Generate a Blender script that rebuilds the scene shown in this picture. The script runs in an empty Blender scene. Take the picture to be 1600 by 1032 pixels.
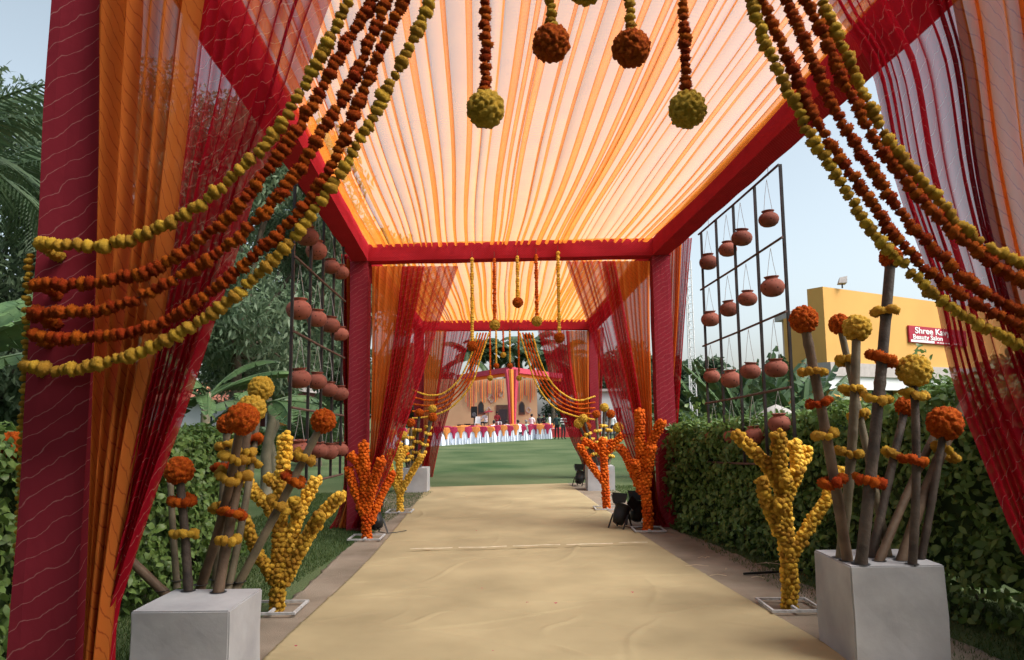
import bpy, bmesh, math, random
import numpy as np
from mathutils import Matrix, Vector
random.seed(7); rng = np.random.default_rng(7)
S = bpy.context.scene
COL = S.collection

# ------------------------------------------------------------------ camera
F = 1155.0; CX, CY = 800.0, 516.0
PITCH = math.atan(134 / F); ROLL = math.radians(0.6); EYE = 1.6
R0 = Matrix.Rotation(math.pi / 2 + PITCH, 3, 'X') @ Matrix.Rotation(-ROLL, 3, 'Z')
cam = bpy.data.cameras.new('camera'); cam_o = bpy.data.objects.new('camera', cam); COL.objects.link(cam_o)
cam_o.matrix_world = Matrix.Translation((0, 0, EYE)) @ R0.to_4x4()
cam.sensor_width = 36; cam.lens = F / 1600 * 36; cam.clip_end = 3000; cam.clip_start = 0.05
S.camera = cam_o

# ------------------------------------------------------------------ light
SUN_EL, SUN_AZ = math.radians(50), math.radians(112)     # azimuth from +Y towards +X
w = bpy.data.worlds.new('World'); S.world = w; w.use_nodes = True
nt = w.node_tree; nt.nodes.clear()
sky = nt.nodes.new('ShaderNodeTexSky'); sky.sky_type = 'NISHITA'; sky.sun_disc = False
sky.sun_elevation = SUN_EL; sky.sun_rotation = SUN_AZ
sky.air_density = 1.0; sky.dust_density = 3.0; sky.ozone_density = 1.0
hs = nt.nodes.new('ShaderNodeHueSaturation'); hs.inputs['Saturation'].default_value = 0.52; hs.inputs['Hue'].default_value = 0.475
bg = nt.nodes.new('ShaderNodeBackground'); bg.inputs['Strength'].default_value = 0.112
wo = nt.nodes.new('ShaderNodeOutputWorld')
nt.links.new(sky.outputs[0], hs.inputs['Color']); nt.links.new(hs.outputs[0], bg.inputs[0]); nt.links.new(bg.outputs[0], wo.inputs[0])
sl = bpy.data.lights.new('sun', 'SUN'); sl.energy = 2.0; sl.angle = math.radians(40); sl.color = (1, 0.95, 0.87)
so = bpy.data.objects.new('sun', sl); COL.objects.link(so)
sd = Vector((math.sin(SUN_AZ) * math.cos(SUN_EL), math.cos(SUN_AZ) * math.cos(SUN_EL), math.sin(SUN_EL)))
so.rotation_euler = sd.to_track_quat('Z', 'Y').to_euler(); so.location = sd * 60
S.view_settings.view_transform = 'Standard'; S.view_settings.look = 'None'
S.view_settings.exposure = 1.1; S.view_settings.gamma = 1; S.view_settings.use_curve_mapping = False
S.render.engine = 'CYCLES'
S.cycles.max_bounces = 6; S.cycles.transparent_max_bounces = 20; S.cycles.transmission_bounces = 4
S.cycles.diffuse_bounces = 3; S.cycles.use_adaptive_sampling = True; S.cycles.adaptive_threshold = 0.02; S.cycles.glossy_bounces = 2; S.cycles.use_denoising = True
S.cycles.caustics_reflective = False; S.cycles.caustics_refractive = False

# ------------------------------------------------------------------ pixel helpers (photo pixels, 1600 x 1032)
def ray(px, py):
    return R0 @ Vector(((px - CX) / F, (CY - py) / F, -1))
def P(px, py, Y):
    d = ray(px, py); s = Y / d.y
    return Vector((d.x * s, Y, EYE + d.z * s))
def G(px, py, z=0.0):
    d = ray(px, py); s = (z - EYE) / d.z
    return Vector((d.x * s, d.y * s, z))
def PZ(px, py, z):
    d = ray(px, py); s = (z - EYE) / d.z
    return Vector((d.x * s, d.y * s, z))
def PV(px, py, a, b):
    """hit of a pixel ray with the vertical plane through a and b"""
    d = ray(px, py); n = Vector((-(b.y - a.y), b.x - a.x, 0))
    s = n.dot(Vector((a.x, a.y, 0))) / n.dot(d)
    return Vector((0, 0, EYE)) + d * s

# ------------------------------------------------------------------ object helpers
ORG = {}
def empty(name, loc, label=None, cat=None, group=None):
    o = bpy.data.objects.new(name, None); COL.objects.link(o); o.empty_display_size = 0.1
    o.location = loc; ORG[o.name] = Vector(loc)
    return tag(o, label, cat, group)
def tag(o, label=None, cat=None, group=None, kind=None):
    if label: o['label'] = label
    if cat: o['category'] = cat
    if group: o['group'] = group
    if kind: o['kind'] = kind
    return o
def new_mesh(name, V, Fs, mats, uv=None, smooth=False, mi=None):
    me = bpy.data.meshes.new(name)
    V = np.asarray(V, dtype=np.float32).reshape(-1, 3)
    if isinstance(Fs, np.ndarray):
        n, k = Fs.shape
        me.vertices.add(len(V)); me.vertices.foreach_set('co', V.ravel())
        me.loops.add(n * k); me.loops.foreach_set('vertex_index', Fs.astype(np.int32).ravel())
        me.polygons.add(n); me.polygons.foreach_set('loop_start', np.arange(0, n * k, k, dtype=np.int32))
        me.polygons.foreach_set('loop_total', np.full(n, k, dtype=np.int32))
        me.update(calc_edges=True)
    else:
        me.from_pydata([tuple(map(float, v)) for v in V], [], [tuple(f) for f in Fs]); me.update()
    for m in (mats if isinstance(mats, (list, tuple)) else [mats]):
        me.materials.append(m)
    if uv is not None:
        l = me.uv_layers.new(name='UVMap')
        uv = np.asarray(uv, dtype=np.float32).reshape(-1, 2)
        if len(uv) == len(V):
            idx = np.zeros(len(me.loops), dtype=np.int32); me.loops.foreach_get('vertex_index', idx); uv = uv[idx]
        l.data.foreach_set('uv', uv.ravel())
    if mi is not None: me.polygons.foreach_set('material_index', np.asarray(mi, dtype=np.int32))
    if smooth: me.polygons.foreach_set('use_smooth', np.ones(len(me.polygons), dtype=bool))
    me.validate(); me.update()
    return me
def mk(name, V, Fs, mats, parent=None, uv=None, smooth=False, mi=None, base=None):
    """V in world space; a top-level mesh gets its origin at base, a part takes its thing's origin"""
    org = ORG[parent.name] if parent else Vector(base if base is not None else (0, 0, 0))
    V = np.asarray(V, dtype=np.float64).reshape(-1, 3) - np.array(org)
    o = bpy.data.objects.new(name, new_mesh(name, V, Fs, mats, uv, smooth, mi)); COL.objects.link(o)
    ORG[o.name] = org
    if parent: o.parent = parent
    else: o.location = org
    return o
def inst(name, me, loc, parent=None, rot=None, scale=1.0):
    o = bpy.data.objects.new(name, me); COL.objects.link(o)
    org = ORG[parent.name] if parent else Vector((0, 0, 0))
    sc = scale if isinstance(scale, (tuple, list)) else (scale,) * 3
    q = rot.to_matrix().to_4x4() if rot is not None else Matrix.Identity(4)
    o.matrix_basis = Matrix.Translation(Vector(loc) - org) @ q @ Matrix.Diagonal((*sc, 1))
    if parent: o.parent = parent
    return o
class MB:
    """collects simple shapes into one mesh"""
    def __init__(s): s.v = []; s.f = []; s.uv = []; s.mi = []
    def add(s, V, Fs, uvl=None, m=0):
        n = len(s.v); s.v += [tuple(v) for v in V]
        for i, f in enumerate(Fs):
            s.f.append([n + k for k in f]); s.mi.append(m)
            s.uv += (uvl[i] if uvl else [(0, 0)] * len(f))
        return s
    def hexa(s, c, m=0, uvo=(0, 0)):
        """8 corners: bottom ring 0-3, top ring 4-7 (counter-clockwise from above)"""
        c = [Vector(x) for x in c]
        Fs = [(3, 2, 1, 0), (4, 5, 6, 7), (0, 1, 5, 4), (1, 2, 6, 5), (2, 3, 7, 6), (3, 0, 4, 7)]
        uvl = []
        for f in Fs:
            a, b, cc, d = [c[i] for i in f]
            u = (b - a).length; v = (d - a).length
            uvl.append([(uvo[0], uvo[1]), (uvo[0] + u, uvo[1]), (uvo[0] + u, uvo[1] + v), (uvo[0], uvo[1] + v)])
        return s.add(c, Fs, uvl, m)
    def box(s, x0, x1, y0, y1, z0, z1, m=0):
        return s.hexa([(x0, y0, z0), (x1, y0, z0), (x1, y1, z0), (x0, y1, z0), (x0, y0, z1), (x1, y0, z1), (x1, y1, z1), (x0, y1, z1)], m)
    def bar(s, a, b, wd, ht=None, up=(0, 0, 1), m=0):
        a = Vector(a); b = Vector(b); ht = ht or wd
        d = (b - a).normalized(); up = Vector(up)
        if abs(d.dot(up)) > 0.98: up = Vector((0, 1, 0))
        sx = d.cross(up).normalized() * wd / 2; sz = sx.cross(d).normalized() * ht / 2
        return s.hexa([a - sx - sz, a + sx - sz, b + sx - sz, b - sx - sz, a - sx + sz, a + sx + sz, b + sx + sz, b - sx + sz], m)
    def tube(s, pts, rad, n=10, m=0, cap=True):
        V, Q = tube(pts, rad, n)
        s.add(V, Q, None, m)
        if cap:
            k = len(s.v) - len(V)
            for base in (k, k + len(V) - n):
                s.f.append([base + i for i in range(n)]); s.mi.append(m); s.uv += [(0, 0)] * n
        return s
    def lathe(s, prof, cen, n=20, m=0):
        V = []; Q = []
        for r, z in prof:
            for i in range(n):
                a = 2 * math.pi * i / n; V.append((cen[0] + r * math.cos(a), cen[1] + r * math.sin(a), cen[2] + z))
        for j in range(len(prof) - 1):
            for i in range(n):
                k = (i + 1) % n; Q.append((j * n + i, j * n + k, (j + 1) * n + k, (j + 1) * n + i))
        return s.add(V, Q, None, m)
    def build(s, name, mats, parent=None, smooth=False, base=None):
        return mk(name, s.v, s.f, mats, parent, s.uv, smooth, s.mi, base)
def tube(pts, rad, n=10):
    pts = [Vector(p) for p in pts]
    if not hasattr(rad, '__len__'): rad = [rad] * len(pts)
    V = []; Q = []; prev = None
    for i, p in enumerate(pts):
        t = (pts[min(i + 1, len(pts) - 1)] - pts[max(i - 1, 0)]).normalized()
        if prev is None:
            a = t.cross(Vector((0, 0, 1)) if abs(t.z) < .9 else Vector((1, 0, 0))).normalized()
        else:
            a = (prev - t * prev.dot(t)).normalized()
        prev = a; b = t.cross(a)
        for k in range(n):
            an = 2 * math.pi * k / n
            V.append(p + (a * math.cos(an) + b * math.sin(an)) * rad[i])
    for i in range(len(pts) - 1):
        for k in range(n):
            l = (k + 1) % n; Q.append((i * n + k, i * n + l, (i + 1) * n + l, (i + 1) * n + k))
    return V, Q
def resample(pts, step):
    """Catmull-Rom through pts, resampled at an even step"""
    pts = [Vector(p) for p in pts]; dense = []
    for i in range(len(pts) - 1):
        p0 = pts[max(i - 1, 0)]; p1 = pts[i]; p2 = pts[i + 1]; p3 = pts[min(i + 2, len(pts) - 1)]
        for k in range(12):
            t = k / 12
            dense.append(0.5 * ((2 * p1) + (-p0 + p2) * t + (2 * p0 - 5 * p1 + 4 * p2 - p3) * t * t + (-p0 + 3 * p1 - 3 * p2 + p3) * t ** 3))
    dense.append(pts[-1])
    L = [0.0]
    for a, b in zip(dense, dense[1:]): L.append(L[-1] + (b - a).length)
    n = max(2, int(round(L[-1] / step)) + 1); out = []; j = 0
    for i in range(n):
        s = L[-1] * i / (n - 1)
        while j < len(L) - 2 and L[j + 1] < s: j += 1
        f = (s - L[j]) / max(1e-9, L[j + 1] - L[j]); out.append(dense[j].lerp(dense[j + 1], min(1, f)))
    return out

# ------------------------------------------------------------------ materials
def nmat(name):
    m = bpy.data.materials.new(name); m.use_nodes = True; t = m.node_tree; t.nodes.clear()
    out = t.nodes.new('ShaderNodeOutputMaterial')
    def N(ty, **kw):
        n = t.nodes.new('ShaderNode' + ty)
        for k, v in kw.items():
            if k in n.inputs.keys() if hasattr(n.inputs, 'keys') else False: n.inputs[k].default_value = v
            else: setattr(n, k, v)
        return n
    return m, t, out, N, t.links.new
def math_(N, L, op, a, b=None):
    n = N('Math', operation=op)
    for i, x in enumerate((a, b)):
        if x is None: continue
        if isinstance(x, (int, float)): n.inputs[i].default_value = x
        else: L(x, n.inputs[i])
    return n.outputs[0]
def mixc(N, L, f, a, b):
    n = N('Mix', data_type='RGBA')
    for s, x in ((0, f), (6, a), (7, b)):
        if isinstance(x, (int, float)): n.inputs[s].default_value = x
        elif isinstance(x, tuple): n.inputs[s].default_value = (*x[:3], 1)
        else: L(x, n.inputs[s])
    return n.outputs[2]
def plain(name, c, rough=0.7, var=0.25, scale=8.0, bump=0.0, metal=0.0, rnd=0.0, c2=None, bscale=None, coords='Object', spec=0.3):
    """principled with two octaves of colour variation, bump and a per-object shift"""
    m, t, out, N, L = nmat(name)
    tc = N('TexCoord'); p = N('BsdfPrincipled'); p.inputs['Roughness'].default_value = rough; p.inputs['Metallic'].default_value = metal
    p.inputs['Specular IOR Level'].default_value = spec
    n1 = N('TexNoise'); n1.inputs['Scale'].default_value = scale; n1.inputs['Detail'].default_value = 6
    L(tc.outputs[coords], n1.inputs['Vector'])
    lo = tuple(x * (1 - var) for x in c); hi = tuple(min(1, x * (1 + var)) for x in c) if c2 is None else c2
    mr = N('MapRange'); mr.inputs[1].default_value = .3; mr.inputs[2].default_value = .7; L(n1.outputs[0], mr.inputs[0])
    col = mixc(N, L, mr.outputs[0], lo, hi)
    if rnd:
        oi = N('ObjectInfo'); h = N('HueSaturation'); L(col, h.inputs['Color'])
        L(math_(N, L, 'ADD', math_(N, L, 'MULTIPLY', oi.outputs['Random'], 2 * rnd), 1 - rnd), h.inputs['Value'])
        L(math_(N, L, 'ADD', math_(N, L, 'MULTIPLY', oi.outputs['Random'], 0.03), 0.485), h.inputs['Hue'])
        col = h.outputs[0]
    L(col, p.inputs['Base Color'])
    if bump:
        n2 = N('TexNoise'); n2.inputs['Scale'].default_value = bscale or scale * 6; n2.inputs['Detail'].default_value = 4
        L(tc.outputs[coords], n2.inputs['Vector'])
        b = N('Bump'); b.inputs['Strength'].default_value = bump; b.inputs['Distance'].default_value = 0.02
        L(n2.outputs[0], b.inputs['Height']); L(b.outputs[0], p.inputs['Normal'])
    L(p.outputs[0], out.inputs[0])
    return m
def cloth(name, c, line, sheer=None, freq=15.0, slope=0.55, width=0.10, trans=0.5, line_op=0.9, wob=0.35, rib=0.0):
    """leheriya fabric: wavy slanted resist-dyed lines over the cloth's own UV (metres); sheer = cover of a single layer seen square on"""
    m, t, out, N, L = nmat(name)
    tc = N('TexCoord'); sp = N('SeparateXYZ'); L(tc.outputs['UV'], sp.inputs[0])
    nz = N('TexNoise'); nz.inputs['Scale'].default_value = 7; nz.inputs['Detail'].default_value = 3; L(tc.outputs['UV'], nz.inputs['Vector'])
    v = math_(N, L, 'SUBTRACT', sp.outputs[1], math_(N, L, 'MULTIPLY', sp.outputs[0], slope))
    v = math_(N, L, 'ADD', math_(N, L, 'MULTIPLY', v, freq), math_(N, L, 'MULTIPLY', nz.outputs[0], wob * 4))
    fr = math_(N, L, 'FRACT', v)
    ln = math_(N, L, 'LESS_THAN', fr, width)
    n2 = N('TexNoise'); n2.inputs['Scale'].default_value = 60; n2.inputs['Detail'].default_value = 2; L(tc.outputs['UV'], n2.inputs['Vector'])
    ln = math_(N, L, 'MULTIPLY', ln, math_(N, L, 'MINIMUM', math_(N, L, 'MULTIPLY', n2.outputs[0], 1.9), 1.0))
    ln = math_(N, L, 'MULTIPLY', ln, line_op)
    n3 = N('TexNoise'); n3.inputs['Scale'].default_value = 2.5; n3.inputs['Detail'].default_value = 5; L(tc.outputs['UV'], n3.inputs['Vector'])
    base = mixc(N, L, n3.outputs[0], tuple(x * .8 for x in c), tuple(min(1, x * 1.2) for x in c))
    col = mixc(N, L, ln, base, line)
    d = N('BsdfDiffuse'); tr = N('BsdfTranslucent'); L(col, d.inputs[0]); L(col, tr.inputs[0])
    bp = N('Bump'); bp.inputs['Strength'].default_value = .35; bp.inputs['Distance'].default_value = .01
    n4 = N('TexNoise'); n4.inputs['Scale'].default_value = 9; n4.inputs['Detail'].default_value = 5; L(tc.outputs['UV'], n4.inputs['Vector'])
    L(n4.outputs[0], bp.inputs['Height']); L(bp.outputs[0], d.inputs['Normal'])
    ms = N('MixShader'); ms.inputs[0].default_value = trans; L(d.outputs[0], ms.inputs[1]); L(tr.outputs[0], ms.inputs[2])
    sh = ms.outputs[0]
    if sheer is not None:
        # an open weave covers more the more slantwise light passes through it
        lw = N('LayerWeight'); lw.inputs['Blend'].default_value = 0.5
        cs = math_(N, L, 'MAXIMUM', math_(N, L, 'SUBTRACT', 1.0, lw.outputs['Facing']), 0.12)
        op = math_(N, L, 'POWER', 1 - sheer, math_(N, L, 'DIVIDE', 1.0, cs))
        op = math_(N, L, 'SUBTRACT', 1.0, op)
        op = math_(N, L, 'MAXIMUM', op, math_(N, L, 'MULTIPLY', ln, min(.9, sheer + .25)))
        tp = N('BsdfTransparent'); tp.inputs[0].default_value = (1, 1, 1, 1)
        m2 = N('MixShader'); L(op, m2.inputs[0]); L(tp.outputs[0], m2.inputs[1]); L(sh, m2.inputs[2]); sh = m2.outputs[0]
    L(sh, out.inputs[0])
    return m
def leafmat(name, c, c2, rough=0.45, trans=0.3):
    m, t, out, N, L = nmat(name)
    ge = N('NewGeometry'); tc = N('TexCoord')
    nz = N('TexNoise'); nz.inputs['Scale'].default_value = 1.3; nz.inputs['Detail'].default_value = 3; L(tc.outputs['Object'], nz.inputs['Vector'])
    f = math_(N, L, 'ADD', math_(N, L, 'MULTIPLY', ge.outputs['Random Per Island'], .6), math_(N, L, 'MULTIPLY', math_(N, L, 'SUBTRACT', nz.outputs[0], .3), .9))
    col = mixc(N, L, f, c, c2)
    p = N('BsdfPrincipled'); p.inputs['Roughness'].default_value = rough; p.inputs['Specular IOR Level'].default_value = .35; L(col, p.inputs['Base Color'])
    tr = N('BsdfTranslucent'); L(col, tr.inputs[0])
    ms = N('MixShader'); ms.inputs[0].default_value = trans; L(p.outputs[0], ms.inputs[1]); L(tr.outputs[0], ms.inputs[2])
    L(ms.outputs[0], out.inputs[0])
    return m
MAROON = (0.36, 0.020, 0.050); RED = (0.52, 0.014, 0.030); ORANGE = (0.70, 0.20, 0.035)
M = {}
M['beam'] = cloth('maroon_beam_cloth', (0.40, 0.020, 0.034), (0.62, 0.16, 0.16), None, freq=26, slope=1.2, width=.16, trans=.0, line_op=.22)
M['post'] = cloth('maroon_post_cloth', (0.25, 0.026, 0.040), (0.52, 0.26, 0.25), None, freq=14, slope=-.62, width=.05, trans=.0, line_op=.45)
M['red_sheer'] = cloth('red_sheer_cloth', RED, (0.80, 0.48, 0.42), .66, freq=13, slope=.5, width=.055, trans=.5, line_op=.42)
M['orange_sheer'] = cloth('orange_sheer_cloth', ORANGE, (0.34, 0.06, 0.02), .86, freq=15, slope=-.7, width=.10, trans=.45, line_op=.65)
M['orange_thin'] = cloth('shaded_orange_cloth', (0.60, 0.185, 0.038), (0.30, 0.05, 0.02), .86, freq=15, slope=-.7, width=.10, trans=.65, line_op=.65)  # near copy of the orange sheer, shade put into its darker base colour
M['red_thin'] = cloth('shaded_red_cloth', (0.44, 0.012, 0.028), (0.74, 0.40, 0.36), .70, freq=13, slope=.5, width=.05, trans=.65, line_op=.5)  # red sheer again for the near curtains, darkened in colour for their shade
M['canopy'] = cloth('orange_canopy_cloth', (0.95, 0.345, 0.05), (0.70, 0.19, 0.02), .20, freq=24, slope=.10, width=.35, trans=.88, line_op=.45)
def petal(name, c, c2):
    m, t, out, N, L = nmat(name)
    tc = N('TexCoord'); oi = N('ObjectInfo')
    v = N('TexVoronoi'); v.inputs['Scale'].default_value = 4.5; L(tc.outputs['Object'], v.inputs['Vector'])
    f = N('MapRange'); f.inputs[1].default_value = 0; f.inputs[2].default_value = .55; L(v.outputs['Distance'], f.inputs[0])
    col = mixc(N, L, f.outputs[0], c2, c)
    h = N('HueSaturation'); L(col, h.inputs['Color'])
    L(math_(N, L, 'ADD', math_(N, L, 'MULTIPLY', oi.outputs['Random'], .4), .8), h.inputs['Value'])
    L(math_(N, L, 'ADD', math_(N, L, 'MULTIPLY', oi.outputs['Random'], .02), .49), h.inputs['Hue'])
    p = N('BsdfPrincipled'); p.inputs['Roughness'].default_value = .8; p.inputs['Specular IOR Level'].default_value = .15; L(h.outputs[0], p.inputs['Base Color'])
    n2 = N('TexNoise'); n2.inputs['Scale'].default_value = 9; n2.inputs['Detail'].default_value = 3; L(tc.outputs['Object'], n2.inputs['Vector'])
    b = N('Bump'); b.inputs['Strength'].default_value = .7; b.inputs['Distance'].default_value = .12; L(n2.outputs[0], b.inputs['Height']); L(b.outputs[0], p.inputs['Normal'])
    tr = N('BsdfTranslucent'); L(h.outputs[0], tr.inputs[0])
    ms = N('MixShader'); ms.inputs[0].default_value = .18; L(p.outputs[0], ms.inputs[1]); L(tr.outputs[0], ms.inputs[2])
    L(ms.outputs[0], out.inputs[0]); return m
M['y'] = petal('yellow_petals', (0.80, 0.43, 0.045), (0.88, 0.56, 0.11))
M['o'] = petal('orange_petals', (0.62, 0.092, 0.008), (0.80, 0.185, 0.014))
M['carpet'] = plain('beige_carpet', (0.400, 0.326, 0.188), .95, c2=(0.415, 0.340, 0.198), scale=1.2, bump=.05, bscale=320, spec=.1)
M['jute'] = plain('jute_mat', (0.235, 0.190, 0.143), .95, c2=(0.315, 0.262, 0.205), scale=1.6, bump=.4, bscale=150, spec=.1)
M['lawn'] = plain('lawn_grass', (0.055, 0.108, 0.040), .95, c2=(0.135, 0.165, 0.080), scale=.35, bump=.8, bscale=45, spec=.1)
M['grass'] = leafmat('grass_blades', (0.035, 0.075, 0.018), (0.10, 0.15, 0.04), .6)
M['planter'] = plain('whitewashed_planter', (0.37, 0.37, 0.385), .85, c2=(0.45, 0.45, 0.46), scale=2.2, bump=.12, spec=.2)
M['bamboo'] = plain('dry_bamboo', (0.085, 0.050, 0.030), .6, c2=(0.16, 0.105, 0.065), scale=7, bump=.2)
M['bamboo_dark'] = plain('dark_bamboo', (0.04, 0.03, 0.025), .6, c2=(0.10, 0.075, 0.058), scale=9, bump=.3)
M['bamboo_green'] = plain('grey_green_bamboo', (0.10, 0.080, 0.048), .6, c2=(0.18, 0.145, 0.092), scale=7, bump=.2)
M['iron'] = plain('dark_iron', (0.035, 0.03, 0.03), .5, var=.3, metal=.3)
M['rust_rod'] = plain('brown_rod', (0.10, 0.055, 0.045), .7, var=.3)
M['wire'] = plain('grey_wire', (0.35, 0.33, 0.32), .5)
M['white_metal'] = plain('white_metal', (0.72, 0.72, 0.72), .5, var=.08)
M['stand_paint'] = plain('chipped_white_paint', (0.42, 0.42, 0.42), .6, c2=(0.58, 0.58, 0.58), scale=25)
M['black'] = plain('black_plastic', (0.012, 0.012, 0.013), .45, var=.2)
M['lens'] = plain('lamp_lens', (0.10, 0.10, 0.11), .15, var=.1)
M['hedge'] = leafmat('hedge_leaves', (0.055, 0.110, 0.026), (0.18, 0.28, 0.07), .4)
M['tree'] = leafmat('tree_leaves', (0.10, 0.165, 0.095), (0.22, 0.29, 0.17), .5, .45)
M['tree2'] = leafmat('far_tree_leaves', (0.06, 0.105, 0.06), (0.14, 0.19, 0.105), .5, .4)
M['palm'] = leafmat('palm_leaves', (0.045, 0.085, 0.042), (0.10, 0.15, 0.065), .4, .3)
M['banana'] = plain('banana_leaf', (0.05, 0.105, 0.045), .45, c2=(0.11, 0.185, 0.07), scale=3, spec=.4)
M['twig'] = plain('hedge_core', (0.030, 0.055, 0.016), .9, var=.3)
M['bark'] = plain('tree_bark', (0.10, 0.075, 0.055), .9, c2=(0.17, 0.135, 0.10), scale=6, bump=.5)
M['stalk'] = plain('banana_stalk', (0.16, 0.155, 0.10), .7, c2=(0.25, 0.22, 0.15), scale=4, bump=.2)
M['yellow_wall'] = plain('yellow_wall', (0.66, 0.36, 0.105), .85, var=.08, scale=.6)
M['white_wall'] = plain('white_wall', (0.72, 0.73, 0.74), .85, var=.06, scale=.7)
M['pink_wall'] = plain('pinkish_wall', (0.55, 0.42, 0.37), .85, var=.08)
M['maroon_wall'] = plain('maroon_wall', (0.13, 0.035, 0.035), .8, var=.15)
M['beige_wall'] = plain('beige_wall', (0.46, 0.35, 0.20), .9, var=.08, scale=.5)
M['slab'] = plain('grey_slab', (0.42, 0.38, 0.36), .85, var=.1)
M['tile'] = plain('red_roof_tile', (0.40, 0.16, 0.10), .8, var=.25, rnd=.15)
M['dark'] = plain('dark_interior', (0.03, 0.03, 0.035), .6, var=.2)
M['glass'] = plain('window_glass', (0.03, 0.04, 0.045), .1, var=.1, spec=.6)
M['wood'] = plain('dark_wood', (0.08, 0.05, 0.035), .6, var=.3)
M['sign_red'] = plain('sign_red', (0.36, 0.012, 0.035), .5, var=.05)
M['sign_white'] = plain('sign_white', (0.80, 0.80, 0.80), .5, var=.03)
M['sign_orange'] = plain('sign_orange', (0.70, 0.30, 0.06), .5, var=.03)
M['rock'] = plain('pale_boulder', (0.34, 0.32, 0.30), .9, var=.3, scale=2, bump=.5)
M['cover'] = plain('white_chair_cover', (0.66, 0.71, 0.82), .8, var=.06)
M['sash_m'] = plain('magenta_sash', (0.34, 0.02, 0.065), .7, var=.2)
M['sash_o'] = plain('orange_sash', (0.62, 0.22, 0.05), .7, var=.12)
M['stage_red'] = plain('red_stage_cloth', (0.42, 0.045, 0.045), .85, var=.25, scale=1.2)
M['pink_cloth'] = plain('pink_pavilion_cloth', (0.50, 0.060, 0.10), .8, var=.12)
M['orange_cloth'] = plain('orange_pavilion_cloth', (0.85, 0.27, 0.045), .8, var=.08)
def claymat():
    m, t, out, N, L = nmat('terracotta_pot')
    tc = N('TexCoord'); p = N('BsdfPrincipled'); p.inputs['Roughness'].default_value = .85; p.inputs['Specular IOR Level'].default_value = .2
    n1 = N('TexNoise'); n1.inputs['Scale'].default_value = 14; n1.inputs['Detail'].default_value = 5; L(tc.outputs['Object'], n1.inputs['Vector'])
    col = mixc(N, L, n1.outputs[0], (0.15, 0.040, 0.027), (0.29, 0.098, 0.068))
    v = N('TexVoronoi'); v.inputs['Scale'].default_value = 22; v.inputs['Randomness'].default_value = .55; L(tc.outputs['Object'], v.inputs['Vector'])
    hole = math_(N, L, 'LESS_THAN', v.outputs['Distance'], .17)
    oi = N('ObjectInfo'); h = N('HueSaturation'); L(col, h.inputs['Color']); L(math_(N, L, 'ADD', math_(N, L, 'MULTIPLY', oi.outputs['Random'], .4), .8), h.inputs['Value'])
    col = mixc(N, L, hole, h.outputs[0], (0.05, 0.015, 0.012)); L(col, p.inputs['Base Color'])
    L(p.outputs[0], out.inputs[0]); return m
M['clay'] = claymat()

# ------------------------------------------------------------------ ground, carpet, mats
def vnoise(x, y, s):
    return (np.sin(x * 1.7 * s + 1.3 + 2 * np.sin(y * .9 * s)) + np.sin(y * 2.3 * s + .7 + 1.5 * np.sin(x * 1.1 * s + 2)) + np.sin((x + y) * 3.1 * s + 2.2)) / 3
g = MB(); g.add([(-400, -60, 0), (400, -60, 0), (400, 900, 0), (-400, 900, 0)], [(0, 1, 2, 3)])
tag(g.build('lawn', M['lawn']), 'mown green lawn around the carpet', kind='structure')
def strip(name, left, right, z, mat, label, ny=160, nx=60, amp=.006, rag=0.0, thick=.008):
    """a cloth on the ground between two edge polylines (world points, near to far)"""
    A = np.array(resample(left, .02)); B = np.array(resample(right, .02))
    ia = np.linspace(0, len(A) - 1, ny).astype(int); ib = np.linspace(0, len(B) - 1, ny).astype(int)
    A = A[ia]; B = B[ib]; s = np.linspace(0, 1, nx)[None, :, None]
    V = A[:, None] * (1 - s) + B[:, None] * s
    X, Y = V[..., 0], V[..., 1]
    if rag:
        V[:, -1, 0] += rag * vnoise(Y[:, -1], Y[:, -1] * .3, 6); V[:, 0, 0] += rag * vnoise(Y[:, 0] + 9, Y[:, 0] * .3, 6)
    wr = np.abs(vnoise(X * .5, Y * 2.2, 2.2)) ** 2 + .6 * np.clip(vnoise(X * .8 + 4, Y * 3.4, 3.1), 0, 1) ** 3
    wr += .8 * np.clip(1 - np.abs(vnoise(X * .35 + 2, Y * 1.1, 1.3)) * 9, 0, 1) * .7
    wr = wr * .35
    V[..., 2] = z + amp * wr
    if name == 'carpet':
        rc = np.random.default_rng(44)
        for _ in range(150):
            cx_, cy_ = rc.uniform(-2, 2), 3.5 + 13 * rc.random() ** 1.2; hl = rc.uniform(.25, 1.1); an = rc.normal(0, .32) + (1.3 if rc.random() < .15 else 0)
            u_ = (X - cx_) * math.cos(an) + (Y - cy_) * math.sin(an); v_ = -(X - cx_) * math.sin(an) + (Y - cy_) * math.cos(an)
            v_ = v_ - .06 * np.sin(u_ * 3.0 / hl + cx_ * 9)
            sg = rc.uniform(.014, .028); V[..., 2] += rc.uniform(.004, .015) * np.exp(-(v_ / sg) ** 2) * np.clip(1 - (u_ / hl) ** 2, 0, 1)
    idx = np.arange(ny * nx).reshape(ny, nx)
    Q = np.stack([idx[:-1, :-1], idx[:-1, 1:], idx[1:, 1:], idx[1:, :-1]], -1).reshape(-1, 4)
    # a folded-down rim gives the cloth its thickness
    Vl = list(map(tuple, V.reshape(-1, 3))); Ql = [tuple(q) for q in Q]
    rim = list(idx[0, :]) + list(idx[1:, -1]) + list(idx[-1, -2::-1]) + list(idx[-2:0:-1, 0])
    n0 = len(Vl)
    for r in rim: Vl.append((Vl[r][0], Vl[r][1], .0015))
    for i in range(len(rim)):
        j = (i + 1) % len(rim); Ql.append((rim[j], rim[i], n0 + i, n0 + j))
    o = mk(name, Vl, Ql, mat, smooth=True); return tag(o, label, kind='structure')
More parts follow.
